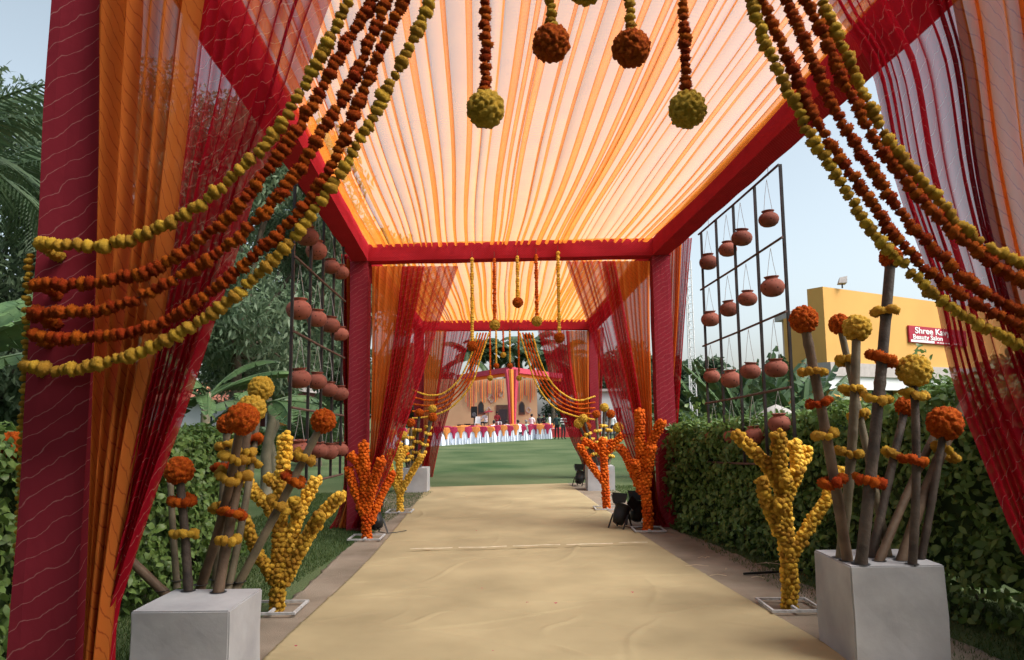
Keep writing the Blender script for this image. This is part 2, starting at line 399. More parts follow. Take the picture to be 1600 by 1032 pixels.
cl = [G(395, 1090), G(415, 1032), G(590, 862), G(668, 763)]; cr = [G(1430, 1090), G(1325, 1032), G(1030, 856), G(886, 757)]
strip('carpet', [cl[0] - Vector((.35, 2.2, 0)), *cl], [cr[0] + Vector((-.1, -2.2, 0)), *cr], .024, M['carpet'], 'beige carpet runner down the middle of the entrance', 900, 150, .007)
ml_in = [cl[0] - Vector((-.1, 1.5, 0)), cl[1] + Vector((.15, 0, 0)), cl[2] + Vector((.15, 0, 0)), cl[3] + Vector((.1, .1, 0))]
ml_out = [cl[0] - Vector((1.0, 1.5, 0)), G(190, 1075), G(445, 945), G(545, 855), G(597, 822), G(603, 775), G(655, 757)]
strip('jute_mat', ml_out, ml_in, .010, M['jute'], 'brown jute mat along the left side of the carpet', 160, 26, .022, .03)
mr_in = [cr[0] + Vector((-.2, -1.5, 0)), cr[1] + Vector((-.15, 0, 0)), cr[2] + Vector((-.15, 0, 0)), cr[3] + Vector((-.1, .1, 0))]
mr_out = [cr[0] + Vector((.7, -1.5, 0)), G(1560, 1032), G(1290, 928), G(1200, 890), G(1110, 850), G(1045, 826), G(990, 795), G(962, 766), G(930, 755)]
strip('jute_mat', mr_in, mr_out, .010, M['jute'], 'wrinkled brown jute mat along the right side of the carpet', 200, 30, .028, .03)
# chalky seam tape where two carpet lengths meet
a, b = G(640, 866), G(1012, 855); n = 40; V = []; Q = []
for i in range(n + 1):
    p = a.lerp(b, i / n); wv = .012 * math.sin(i * .9) + .01 * math.sin(i * .37); h = .008 + .012 * abs(math.sin(i * 1.7))
    V += [(p.x, p.y + wv - h, .058), (p.x, p.y + wv + h, .058)]
Q = [(2 * i, 2 * i + 2, 2 * i + 3, 2 * i + 1) for i in range(n) if i % 9 != 7]
tag(mk('seam_tape', V, Q, plain('pale_tape', (.66, .58, .44), .8)), 'pale torn tape line across the carpet seam', 'tape')
# petals lying on the carpet
fp = MB()
for px, py in ((824, 942), (753, 920), (868, 943), (744, 830), (462, 1010), (770, 1018), (988, 926)):
    c = G(px, py, .062); r = random.uniform(.008, .014); an = random.random() * 6
    fp.add([(c.x + r * math.cos(an + k) * (1 + .4 * (k % 2)), c.y + r * math.sin(an + k), .062 + .006 * (int(k) % 2)) for k in (0, 1.2, 2.5, 3.8, 5)], [(0, 1, 2, 3, 4)])
tag(fp.build('fallen_petals', M['sash_m']), 'dull red petals scattered on the carpet', kind='stuff')
# grass blades on the near lawn margins
def blades(n, xs, ys, keep):
    X = rng.uniform(*xs, n); Y = rng.uniform(*ys, n); k = keep(X, Y); X = X[k]; Y = Y[k]; n = len(X)
    h = rng.uniform(.02, .055, n); an = rng.uniform(0, 6.28, n); w_ = .004; lx = rng.normal(0, .018, n); ly = rng.normal(0, .018, n)
    V = np.stack([np.stack([X - w_ * np.cos(an), Y - w_ * np.sin(an), X * 0], -1), np.stack([X + w_ * np.cos(an), Y + w_ * np.sin(an), X * 0], -1), np.stack([X + lx, Y + ly, h], -1)], 1).reshape(-1, 3)
    return V, np.arange(n * 3).reshape(-1, 3)
V1, T1 = blades(70000, (-4.2, -1.6), (4.2, 16), lambda X, Y: X < -2.0 + .05 * (Y - 10))
V2, T2 = blades(45000, (1.7, 4.0), (4.5, 17), lambda X, Y: X > 2.45 - .05 * (Y - 6))
tag(mk('grass', np.vstack([V1, V2]), np.vstack([T1, T2 + len(V1)]), M['grass']), 'short grass blades beside the mats', 'grass', kind='stuff')
tw = MB()
for _ in range(14):
    p = G(random.uniform(1080, 1260), random.uniform(868, 915)); p.z = .04; d = Vector((random.uniform(-.25, .25), random.uniform(-.08, .08), 0))
    tw.tube([p, p + d * .5 + Vector((0, .02, .008)), p + d], .003, 5)
tag(tw.build('loose_straw', plain('straw', (.50, .40, .28), .8)), 'loose straw and twigs strewn on the right mat', kind='stuff')

# ------------------------------------------------------------------ the pavilion: wrapped posts, beams and canopies
Y0, Y1, Y2 = 2.70, 10.85, 19.3
T0 = 3.80                                         # underside of the beams
hB = .27
f1L, f1R = P(564, 412, Y1), P(1030, 402, Y1); f2L, f2R = P(655, 518, Y2), P(925.5, 516, Y2)
qL = PZ(318, 49, T0); qR = PZ(1467, 0, T0 + .08)
def extr(a, q, Y): t_ = (Y - a.y) / (q.y - a.y); return a.lerp(q, t_)
f0L = extr(f1L, qL, Y0); f0R = extr(f1R, qR, Y0)
f0L.z = T0; f0R.z = T0 + .06; f0L.x = -1.59
PAV = empty('entrance_pavilion', (0, Y1, 0), 'long maroon-wrapped frame tunnel with pleated orange canopy over the carpet', 'pavilion')
def wrapped(a, b, wd, ht, seed, up=(0, 0, 1)):
    """cloth-wrapped bar: subdivided box with slight slack; UV in metres"""
    a = Vector(a); b = Vector(b); d = (b - a).normalized(); up = Vector(up)
    sx = d.cross(up).normalized(); sz = sx.cross(d).normalized()
    Ln = (b - a).length; n = max(6, int(Ln / .12)); prof = []
    k = 5
    for i in range(k): prof.append((-1 + 2 * i / k, -1))
    for i in range(k): prof.append((1, -1 + 2 * i / k))
    for i in range(k): prof.append((1 - 2 * i / k, 1))
    for i in range(k): prof.append((-1, 1 - 2 * i / k))
    per = len(prof); V = []; UV = []; Q = []; uvl = []
    r = np.random.default_rng(seed); ph = r.uniform(0, 6, 8)
    for i in range(n + 1):
        p = a + d * (Ln * i / n)
        for j, (x, z) in enumerate(prof):
            sl = 1 + .02 * math.sin(i * .8 + ph[0] + j) + .015 * math.sin(i * .33 + ph[1] + j * .7)
            edge = .97 if abs(x) == 1 and abs(z) == 1 else 1
            V.append(p + sx * (x * wd / 2 * sl * edge) + sz * (z * ht / 2 * sl * edge))
    for i in range(n):
        for j in range(per):
            l = (j + 1) % per; Q.append((i * per + j, i * per + l, (i + 1) * per + l, (i + 1) * per + j))
            u0 = j * (wd + ht) * 2 / per; u1 = (j + 1) * (wd + ht) * 2 / per; v0 = Ln * i / n; v1 = Ln * (i + 1) / n
            uvl += [(u0, v0), (u1, v0), (u1, v1), (u0, v1)]
    Q += [tuple(range(per))[::-1], tuple(n * per + j for j in range(per))]; uvl += [(0, 0)] * (2 * per)
    return V, Q, uvl
def wrap_part(name, a, b, wd, ht, mat, up=(0, 0, 1), seed=0):
    V, Q, uv = wrapped(a, b, wd, ht, seed, up); return mk(name, V, Q, mat, PAV, uv)
Z = lambda p, z: Vector((p.x, p.y, z))
frames = [(f0L, f0R, .23), (f1L, f1R, .27), (f2L, f2R, .24)]
for i, (l, r, wd) in enumerate(frames):
    for p in (l, r):
        wrap_part('post', Z(p, 0), Z(p, p.z + .01), wd, wd, M['post'], up=(0, 1, 0), seed=i * 7)
    wrap_part('beam', l + Vector((-wd / 2 - .01, 0, hB / 2)), r + Vector((wd / 2 + .01, 0, hB / 2)), wd + .012, hB, M['beam'], seed=i + 20)
for i in range(2):
    for s in (0, 1):
        a, b = frames[i][s], frames[i + 1][s]
        d = (b - a).normalized()
        wrap_part('side_beam', a + d * .14 + Vector((0, 0, hB / 2)), b - d * .14 + Vector((0, 0, hB / 2)), .25, hB - .012, M['beam'], seed=i * 2 + s + 40)
def pleats(rows, nf, W, amp, deep, seed, nrm=None, sub=10, nrow=36, sag=0.0):
    """cloth sheet between left/right edge points, thrown into irregular overlapping folds"""
    r = np.random.default_rng(seed)
    Lp = np.array(resample([q[0] for q in rows], .03)); Rp = np.array(resample([q[1] for q in rows], .03))
    il = np.linspace(0, len(Lp) - 1, nrow); ir = np.linspace(0, len(Rp) - 1, nrow)
    Lp = np.stack([np.interp(il, np.arange(len(Lp)), Lp[:, k]) for k in range(3)], -1)
    Rp = np.stack([np.interp(ir, np.arange(len(Rp)), Rp[:, k]) for k in range(3)], -1)
    n = nf * sub; u = np.linspace(0, 1, n + 1)
    wf = np.interp(u * nf, np.arange(nf + 1), r.uniform(.45, 1.0, nf + 1) ** -1.6); ph = np.cumsum(wf); ph = (ph - ph[0]) / (ph[-1] - ph[0]) * nf * 2 * np.pi
    A = amp * np.interp(u * nf, np.arange(nf + 1), r.uniform(.25, 1.75, nf + 1))
    loc = np.gradient(u, ph) * 1.0                       # fold width in u per radian
    s = u + A * np.sin(ph) * loc; s = (s - s.min()) / (s.max() - s.min())
    t = np.linspace(0, 1, nrow)[:, None]
    wob = 0.012 * np.sin(5 * t + 3 * u[None, :] * 6) * np.sin(np.pi * t)
    ss = np.clip(s[None, :] + wob * .6, 0, 1)
    D = Rp - Lp; wid = np.linalg.norm(D, axis=1)
    nn = np.array(nrm if nrm is not None else (0, 1, 0), dtype=float)
    fold = deep * np.cos(ph)[None, :] * (.6 + .4 * A[None, :] / amp) * np.clip((wid.mean() / np.maximum(wid, .03)) ** .3, .6, 1.6)[:, None]
    fold = fold * (1 + .3 * np.sin(3 * t + u[None, :] * 20))
    V = Lp[:, None] + D[:, None] * ss[..., None] + nn * fold[..., None]
    if sag: V[..., 2] -= sag * np.sin(np.pi * t) * (1 + .25 * np.sin(ph * .5))[None, :]
    ln = np.concatenate([[0], np.cumsum(np.linalg.norm(np.diff((Lp + Rp) / 2, axis=0), axis=1))])
    UV = np.stack(np.broadcast_arrays(u[None, :] * W, -ln[:, None]), -1)
    idx = np.arange(nrow * (n + 1)).reshape(nrow, n + 1)
    Q = np.stack([idx[:-1, :-1], idx[1:, :-1], idx[1:, 1:], idx[:-1, 1:]], -1).reshape(-1, 4)
    return V.reshape(-1, 3), Q, UV.reshape(-1, 2)
def panel(name, parent, rows, nf, W, mat, seed, amp=1.5, deep=.03, **k):
    V, Q, UV = pleats(rows, nf, W, amp, deep, seed, **k); return mk(name, V, Q, mat, parent, UV, smooth=True)
up = lambda p, dx: p + Vector((dx, 0, hB - .035))
panel('canopy', PAV, [(up(f0L, .0), up(f0R, 0)), (up(f1L, .0), up(f1R, 0))], 42, 9, M['canopy'], 3, 2.2, .028, nrm=(0, 0, 1), sub=12, nrow=40, sag=.05)
panel('canopy', PAV, [(up(f1L, .0), up(f1R, 0)), (up(f2L, .0), up(f2R, 0))], 42, 9, M['canopy'], 5, 2.2, .028, nrm=(0, 0, 1), sub=12, nrow=40, sag=.05)

def curtain(label, base, panels, group='sheer curtains of the entrance tunnel'):
    c = empty('curtain', base, label, 'curtain', group)
    for nm, mat, rows, nf, W, seed, deep in panels:
        panel(nm, c, rows, nf, W, M[mat], seed, .75 if seed in (11, 21) else (1.15 if seed in (12, 22) else .9), deep)
    return c
def rowsY(Y, lst):
    return [(P(a, y, Y if not hasattr(Y, '__len__') else Y[0]), P(b, y, Y if not hasattr(Y, '__len__') else Y[1])) for y, a, b in lst]
yc = Y0 - .16
curtain('orange and red sheer curtain gathered to the near left post', Z(f0L, 0) - Vector((0, .16, 0)), [
    ('orange_panel', 'orange_thin', rowsY(yc, [(-175, 165, 345), (0, 150, 312), (250, 149, 280), (480, 146, 252), (700, 142, 208), (900, 138, 178), (1060, 132, 160)]), 5, 1.5, 11, .030),
    ('red_panel', 'red_thin', rowsY(yc + .05, [(-175, 330, 600), (0, 285, 514), (150, 272, 462), (280, 258, 404), (400, 245, 366), (500, 234, 333), (650, 205, 284), (750, 188, 247), (900, 166, 198), (970, 152, 178), (1070, 128, 176)]), 9, 2.2, 12, .022)])
curtain('orange and red sheer curtain gathered to the near right post', Z(f0R, 0) - Vector((0, .16, 0)), [
    ('orange_panel', 'orange_thin', rowsY(yc, [(-175, 1440, 1720), (0, 1496, 1735), (250, 1535, 1745), (480, 1592, 1752), (700, 1668, 1760), (900, 1720, 1768), (1150, 1745, 1790)]), 7, 2.0, 21, .025),
    ('red_panel', 'red_thin', rowsY(yc + .05, [(-175, 1235, 1470), (0, 1297, 1510), (100, 1362, 1530), (280, 1402, 1552), (450, 1462, 1588), (550, 1482, 1620), (620, 1501, 1650), (720, 1541, 1690), (860, 1600, 1725), (1000, 1690, 1755), (1150, 1735, 1790)]), 10, 2.4, 22, .022)])
yc = Y1 - .19
curtain('orange and red sheer curtain drawn to the middle left post', Z(f1L, 0) - Vector((0, .19, 0)), [
    ('orange_panel', 'orange_sheer', rowsY(yc, [(416, 581, 662), (490, 580, 648), (560, 580, 636), (640, 579, 618), (710, 577, 598), (780, 568, 582), (825, 556, 580)]), 9, 2.0, 31, .03),
    ('red_panel', 'red_sheer', rowsY(yc - .07, [(416, 628, 716), (504, 618, 686), (605, 603, 654), (684, 590, 627), (740, 578, 606), (785, 566, 584), (825, 548, 584)]), 9, 2.0, 32, .03)])
curtain('orange and red sheer curtain drawn to the middle right post', Z(f1R, 0) - Vector((0, .19, 0)), [
    ('orange_panel', 'orange_sheer', rowsY(yc, [(408, 940, 1016), (504, 958, 1016), (605, 980, 1018), (684, 998, 1020), (750, 1012, 1024), (822, 1014, 1034)]), 9, 2.0, 41, .03),
    ('red_panel', 'red_sheer', rowsY(yc - .07, [(408, 884, 962), (504, 917, 980), (605, 948, 998), (684, 974, 1010), (740, 996, 1020), (785, 1012, 1026), (822, 1010, 1044)]), 9, 2.0, 42, .03)])
yo = Y1 + .05
curtain('narrow red and orange curtain outside the middle left post', Z(f1L, 0) - Vector((.3, 0, 0)), [
    ('orange_panel', 'orange_sheer', rowsY(yo, [(405, 541, 552), (600, 542, 552), (760, 542, 556), (800, 536, 552), (826, 528, 556)]), 4, .8, 51, .03),
    ('red_panel', 'red_sheer', rowsY(yo + .08, [(398, 533, 546), (600, 536, 548), (740, 537, 550), (800, 528, 549), (828, 512, 552)]), 6, 1.2, 52, .04)])
curtain('orange and red curtain flaring outside the middle right post', Z(f1R, 0) + Vector((.3, 0, 0)), [
    ('orange_panel', 'orange_sheer', rowsY(yo, [(380, 1042, 1066), (500, 1040, 1060), (650, 1038, 1050), (760, 1038, 1048), (820, 1032, 1052)]), 6, 1.0, 53, .03),
    ('red_panel', 'red_sheer', rowsY(yo + .08, [(372, 1056, 1082), (500, 1054, 1070), (650, 1046, 1060), (760, 1042, 1054), (820, 1034, 1062)]), 7, 1.2, 54, .03)])
yc = Y2 - .18
curtain('orange and red sheer curtain drawn to the far left post', Z(f2L, 0) - Vector((0, .18, 0)), [
    ('orange_panel', 'orange_sheer', rowsY(yc, [(517, 664, 698), (605, 662, 687), (690, 661, 674), (746, 656, 668)]), 7, 1.8, 61, .03),
    ('red_panel', 'red_sheer', rowsY(yc - .07, [(517, 694, 738), (570, 688, 722), (620, 680, 708), (690, 668, 688), (746, 658, 676)]), 9, 2.0, 62, .03)])
curtain('orange and red sheer curtain drawn to the far right post', Z(f2R, 0) - Vector((0, .18, 0)), [
    ('orange_panel', 'orange_sheer', rowsY(yc, [(517, 884, 920), (570, 889, 920), (620, 896, 920), (690, 908, 922), (742, 914, 926)]), 7, 1.8, 71, .03),
    ('red_panel', 'red_sheer', rowsY(yc - .07, [(517, 840, 890), (570, 854, 894), (620, 866, 902), (690, 893, 912), (720, 908, 920), (742, 912, 928)]), 9, 2.0, 72, .03)])
curtain('narrow orange and red curtain outside the far right post', Z(f2R, 0) + Vector((.25, 0, 0)), [
    ('orange_panel', 'orange_sheer', rowsY(Y2 + .05, [(515, 929, 938), (650, 929, 936), (742, 928, 936)]), 4, .7, 73, .03),
    ('red_panel', 'red_sheer', rowsY(Y2 + .12, [(512, 935, 944), (650, 934, 940), (742, 932, 940)]), 4, .8, 74, .03)])

# ------------------------------------------------------------------ marigolds
def ico(sub):
    bm = bmesh.new(); bmesh.ops.create_icosphere(bm, subdivisions=sub, radius=1)
    V = np.array([v.co for v in bm.verts]); T = np.array([[v.index for v in f.verts] for f in bm.faces]); bm.free(); return V, T
ICO2, ICO3, ICO5 = ico(2), ico(3), ico(5)
def fib(n, seed):
    r = np.random.default_rng(seed); i = np.arange(n) + .5; z = 1 - 2 * i / n; a = i * 2.39996 + r.uniform(-.15, .15, n)
    p = np.stack([np.sqrt(1 - z * z) * np.cos(a), np.sqrt(1 - z * z) * np.sin(a), z], -1) + r.normal(0, .04, (n, 3))
    return p / np.linalg.norm(p, axis=1)[:, None]
def flower_mesh(key, seed):
    """a ruffled head: every face of a small sphere is drawn out into a petal tuft"""
    r = np.random.default_rng(seed); V, T = ICO2
    V = V * (1 + r.normal(0, .07, len(V)))[:, None]
    lo, hi = (.02, .24) if key == 'y' else (.05, .42)
    C = V[T].mean(1); C = C * (1 + r.uniform(lo, hi, len(C)))[:, None] + r.normal(0, .06, C.shape)
    W = np.vstack([V * .93, C]); n = len(V); k = np.arange(len(T)) + n
    F3 = np.vstack([np.stack([T[:, a], T[:, (a + 1) % 3], k], -1) for a in range(3)])
    W[:, 2] *= .74; W[:, 0] *= r.uniform(.9, 1.1)
    return new_mesh('flower', W, F3, M[key], smooth=False)
FLOWER = {k: [flower_mesh(k, 10 * i + (k == 'o') * 3 + 1) for i in range(5)] for k in 'yo'}
def ball_mesh(key, seed, n=80):
    V, T = ICO5; c = fib(n, seed); rr = np.random.default_rng(seed)
    d = np.arccos(np.clip(V @ c.T, -1, 1)); q = np.sort(d, axis=1); dm = q[:, 0]; w_ = 1.9 / math.sqrt(n)
    bump = np.sqrt(np.clip(1 - (dm / w_) ** 2, 0, 1))
    size = rr.uniform(.75, 1.2, n)[d.argmin(1)]
    c2_ = fib(520, seed + 50); d2 = np.arccos(np.clip((V @ c2_.T).max(1), -1, 1)); b2 = np.clip(1 - (d2 / .085) ** 2, 0, 1)
    V = V * ((.84 + .15 * bump) * (.86 + .14 * size) + .035 * b2 + rr.normal(0, .014 if key == 'y' else .022, len(V)))[:, None]
    return new_mesh('flower_ball', V, T, M['ball_' + key], smooth=False)
def ballmat(name, c, c2):
    m, t, out, N, L = nmat(name)
    tc = N('TexCoord'); p = N('BsdfPrincipled'); p.inputs['Roughness'].default_value = .85; p.inputs['Specular IOR Level'].default_value = .12
    nz = N('TexNoise'); nz.inputs['Scale'].default_value = 5; nz.inputs['Detail'].default_value = 6; L(tc.outputs['Object'], nz.inputs['Vector'])
    mr = N('MapRange'); mr.inputs[1].default_value = .35; mr.inputs[2].default_value = .65; L(nz.outputs[0], mr.inputs[0])
    L(mixc(N, L, mr.outputs[0], c, c2), p.inputs['Base Color'])
    n2 = N('TexNoise'); n2.inputs['Scale'].default_value = 26; L(tc.outputs['Object'], n2.inputs['Vector'])
    b = N('Bump'); b.inputs['Strength'].default_value = .8; b.inputs['Distance'].default_value = .05; L(n2.outputs[0], b.inputs['Height']); L(b.outputs[0], p.inputs['Normal'])
    L(p.outputs[0], out.inputs[0]); return m
M['ball_y'] = ballmat('yellow_ball_petals', (0.68, 0.37, 0.035), (0.78, 0.50, 0.08))
M['ball_o'] = ballmat('orange_ball_petals', (0.46, 0.060, 0.006), (0.68, 0.140, 0.011))
BALL = {k: [ball_mesh(k, 5 * i + (k == 'o'), (80, 70, 92)[i]) for i in range(3)] for k in 'yo'}
def flowers(parent, pts, key, r, jit=.12):
    """single flowers threaded along points"""
    for i, p in enumerate(pts):
        t = (pts[min(i + 1, len(pts) - 1)] - pts[max(i - 1, 0)]).normalized()
        q = (t + Vector(rng.normal(0, .25, 3))).to_track_quat('Z', 'Y')
        inst('flower', FLOWER[key][random.randrange(5)], p + Vector(rng.normal(0, r * jit, 3)), parent, q, r * random.uniform(.78, 1.16))
def joined_flowers(name, parent, pts, key, r, axis=None):
    """many tiny flowers as one part"""
    V0, T0_ = ICO2; pts = np.array(pts); n = len(pts)
    sc = r * rng.uniform(.85, 1.15, n)
    V = pts[:, None] + V0[None] * sc[:, None, None] * (1 + rng.normal(0, .12, (n, len(V0), 1)))
    T = T0_[None] + (np.arange(n) * len(V0))[:, None, None]
    o = mk(name, V.reshape(-1, 3), T.reshape(-1, 3), M['ball_' + key], parent); o['kind'] = 'stuff'; return o
def ball(parent, c, key, r):
    return inst('flower_ball', BALL[key][random.randrange(3)], c, parent, Vector(rng.normal(0, 1, 3)).to_track_quat('Z', 'Y'), r)
KEYN = {'y': 'yellow', 'o': 'orange'}
def swag(label, pxs, Ya, Yb, key, r, extra=()):
    n = len(pxs) - 1
    pts = [P(x, y, Ya + (Yb - Ya) * i / n) for i, (x, y) in enumerate(pxs)] + list(extra)
    rs = resample(pts, r * 1.22)
    t = empty('marigold_garland', rs[-1], label, 'garland', 'marigold garlands swagged on the near frame')
    b = MB(); b.tube(rs[::3] + [rs[-1]], .003, 5); b.build('string', M['rust_rod'], t)
    flowers(t, rs, key, r)
def wrap_left(z_py, dx=0):
    c = P(62, z_py, 2.5); return [c + Vector((-.03, .06, -.005)), c + Vector((-.055, .16, -.02)), c + Vector((-.03, .30, -.03))]
LS = [('y', [(575, -60), (545, 0), (500, 92), (436, 200), (400, 242), (330, 308), (255, 353), (190, 378), (145, 386), (68, 381)], 'upper yellow'),
      ('o', [(610, -60), (582, 0), (544, 65), (484, 171), (433, 247), (353, 343), (252, 416), (200, 431), (136, 445), (62, 443)], 'uppermost orange'),
      ('o', [(636, -60), (606, 0), (549, 131), (509, 197), (469, 262), (403, 343), (323, 408), (203, 472), (136, 487), (58, 490)], 'middle orange'),
      ('o', [(660, -60), (632, 0), (590, 90), (554, 176), (534, 227), (494, 297), (438, 363), (353, 438), (288, 486), (237, 511), (169, 525), (102, 530), (52, 524)], 'lowest orange'),
      ('y', [(692, -60), (672, 0), (640, 75), (600, 150), (549, 242), (504, 312), (454, 378), (403, 428), (348, 479), (278, 523), (224, 550), (169, 566), (102, 579), (42, 572)], 'lowest yellow')]
for key, pts, nm in LS:
    c = P(pts[-1][0], pts[-1][1], 2.42)
    swag(f'{nm} marigold garland sweeping down to the near left post', pts, 2.47, 2.42, key, .0235 if key == 'y' else .0215, [c + Vector((-.035, .10, .0)), c + Vector((-.045, .24, -.03))])
RS = [('y', [(1165, -50), (1181, 25), (1206, 91), (1236, 151), (1261, 201), (1292, 252), (1327, 307), (1362, 363), (1402, 403), (1448, 448), (1488, 484), (1544, 514), (1620, 552), (1730, 590)], 'lowest yellow'),
      ('o', [(1168, -50), (1191, 5), (1216, 60), (1246, 126), (1271, 181), (1312, 247), (1352, 302), (1382, 348), (1418, 393), (1463, 433), (1513, 468), (1600, 510), (1730, 552)], 'lowest orange'),
      ('o', [(1212, -50), (1234, 10), (1261, 76), (1287, 136), (1312, 186), (1347, 242), (1382, 297), (1423, 353), (1473, 403), (1523, 448), (1600, 488), (1730, 528)], 'middle orange'),
      ('o', [(1238, -50), (1261, 5), (1287, 55), (1312, 116), (1342, 176), (1382, 242), (1423, 292), (1473, 348), (1533, 398), (1594, 438), (1730, 490)], 'uppermost orange'),
      ('y', [(1268, -50), (1289, 10), (1312, 65), (1337, 121), (1372, 191), (1412, 252), (1458, 302), (1503, 358), (1554, 393), (1600, 414), (1730, 456)], 'upper yellow')]
for key, pts, nm in RS:
    swag(f'{nm} marigold garland sweeping down to the near right post', pts, 2.47, 2.42, key, .0225 if key == 'y' else .0210)
e = empty('marigold_garland', P(38, 585, 2.62), 'thin yellow marigold string hanging down the edge of the near left post', 'garland')
flowers(e, resample([P(46, 400, 2.62), P(38, 585, 2.62), P(33, 750, 2.62), P(27, 900, 2.62), P(21, 1060, 2.62)], .022), 'y', .0145, .2)
def hang_string(label, pxtop, pxball, Y, skey, bkey, rb, rf, single, group):
    top = P(pxtop[0], pxtop[1], Y); c = P(pxball[0], pxball[1], Y); top.x = c.x
    t = empty('hanging_garland', top, label, 'garland', group)
    pts = resample([top, c + Vector((0, 0, rb * .9))], rf * 1.3)
    b = MB(); b.tube([top + Vector((0, 0, .12)), c], .004, 5); b.build('string', M['rust_rod'], t)
    if single: flowers(t, pts, skey, rf)
    else: joined_flowers('flower_string', t, pts, skey, rf)
    ball(t, c, bkey, rb)
ORD = ['leftmost', 'second from left', 'middle', 'second from right', 'rightmost']
for i, (x, y, sk, bk) in enumerate([(759, 171, 'o', 'y'), (861, 68, 'y', 'o'), (916, -22, 'o', 'y'), (986, 76, 'y', 'o'), (1074, 171, 'o', 'y')]):
    hang_string(f'{KEYN[sk]} marigold string with {KEYN[bk]} flower ball, {ORD[i]} at the top of the picture', (x, -190), (x, y), 2.62, sk, bk, .072, .0205, True, 'flower balls hanging from the near beam')
for i, (x, y, sk, bk, yt) in enumerate([(738, 541, 'y', 'o', 406), (773, 508, 'o', 'y', 406), (809, 473, 'y', 'o', 402), (839, 502, 'o', 'y', 400), (874, 528, 'y', 'o', 396)]):
    hang_string(f'{KEYN[sk]} marigold string with {KEYN[bk]} flower ball, {ORD[i]} on the middle beam', (x, yt), (x, y), Y1 - .17, sk, bk, .082, .027, False, 'flower balls hanging from the middle beam')
for i, (x, y, sk, bk) in enumerate([(766, 591, 'o', 'y'), (775.5, 572, 'y', 'o'), (786.5, 555, 'o', 'y'), (797, 572, 'y', 'o'), (811, 591, 'o', 'y')]):
    hang_string(f'{KEYN[sk]} marigold string with {KEYN[bk]} flower ball, {ORD[i]} on the far beam', (x, 518), (x, y), Y2 - .15, sk, bk, .078, .026, False, 'flower balls hanging from the far beam')
def far_swag(label, pts, key):
    Yq = Y2 - .32; rs = resample([P(x, y, Yq) for x, y in pts], .036)
    t = empty('marigold_garland', rs[0], label, 'garland', 'garlands swagged on the far frame')
    joined_flowers('flower_string', t, rs, key, .025)
for i, (k, nm) in enumerate([('y', 'upper yellow'), ('o', 'uppermost orange'), ('o', 'middle orange'), ('o', 'lowest orange'), ('y', 'lowest yellow')]):
    f = i / 4
    far_swag(f'{nm} marigold garland sweeping to the far left post', [(746 + 18 * f, 521), (736 + 16 * f, 556), (718 + 18 * f, 592 + 10 * f), (694 + 12 * f, 614 + 22 * f), (670 + 5 * f, 618 + 32 * f), (645, 610 + 44 * f)], k)
    far_swag(f'{nm} marigold garland sweeping to the far right post', [(832 - 20 * f, 521), (841 - 18 * f, 556), (856 - 18 * f, 590 + 10 * f), (876 - 12 * f, 613 + 22 * f), (902 - 5 * f, 626 + 24 * f), (929, 620 + 36 * f)], k)

# ------------------------------------------------------------------ hanging grids with clay pots
def grid(side, a, b, ztop_a, ztop_b, H, label, fr):
    """a near end, b far end (ground points)"""
    t = empty('hanging_grid', Z(a.lerp(b, .5), (ztop_a + ztop_b) / 2 - H), label, 'trellis')
    def pt(f, k): return Z(a.lerp(b, f), ztop_a + (ztop_b - ztop_a) * f - H * k)
    for f in fr:
        m = MB(); m.bar(pt(f, -.004), pt(f, 1.003), .028, .028); m.build('upright', M['iron'], t)
    for k in (0, .25, .5, .75, 1.0):
        off = Vector((.028 * (1 if side < 0 else -1), 0, 0)); m = MB()
        m.tube([pt(-.01, k) + off, pt(.5, k) + off + Vector((0, 0, -.006)), pt(1.01, k) + off], .013, 8); m.build('cross_rod', M['iron'] if k == 0 else M['rust_rod'], t)
    for f in (.12, .88):
        m = MB(); p = pt(f, 0); m.tube([p, p + Vector((-.10 * side * -1 * 0, 0, .35))], .004, 5); m.build('wire', M['wire'], t)
    return pt
POTM = None
def pot_mesh():
    prof = [(0, -.098), (.035, -.097), (.07, -.086), (.100, -.060), (.116, -.020), (.117, .010), (.106, .042), (.082, .068), (.062, .078), (.058, .086), (.066, .095), (.074, .103), (.074, .108), (.064, .108), (.052, .098), (.050, .080)]
    m = MB(); m.lathe(prof, (0, 0, 0), 26); return new_mesh('pot_body', m.v, m.f, M['clay'], smooth=True)
POTM = pot_mesh()
def hang_pot(c, zbar, s, label, group):
    t = empty('clay_pot', c - Vector((0, 0, .098 * s)), label, 'pot', group)
    q = Matrix.Rotation(random.random() * 6, 3, 'Z').to_quaternion() @ Vector((random.uniform(-.08, .08), random.uniform(-.08, .08), 1)).to_track_quat('Z', 'Y')
    inst('pot_body', POTM, c, t, q, (s, s * random.uniform(.97, 1.03), s * random.uniform(.92, 1.02)))
    m = MB(); n = c + Vector((0, 0, .09 * s)); h = zbar - n.z
    for dx in (-.05, .05):
        m.tube([n + Vector((dx * s, 0, 0)), n + Vector((dx * .5, .01, h * .5)), Vector((c.x, c.y, zbar))], .0028, 5)
    m.build('hanging_wire', M['wire'], t)
ROWN = ['top', 'second', 'third', 'bottom']; COLN = ['farthest', 'second farthest', 'second nearest', 'nearest']
la, lb = P(456, 500, 7.35), P(535, 500, 9.75)
ptL = grid(-1, la, lb, P(456, 289, 7.35).z, P(535, 384, 9.75).z, 3.03, 'black iron grid with hanging clay pots on the left, before the trees', (0, .29, .53, .77, 1.0))
lp = [[(480, 370), (494.5, 392), (517, 417), (532, 426)], [(467, 484), (495, 498), (516, 508), (530.5, 522)], [(468, 592), (495, 596), (514, 609), (530.5, 615)], [(467, 706), (498, 704), (514, 706), (531, 703)]]
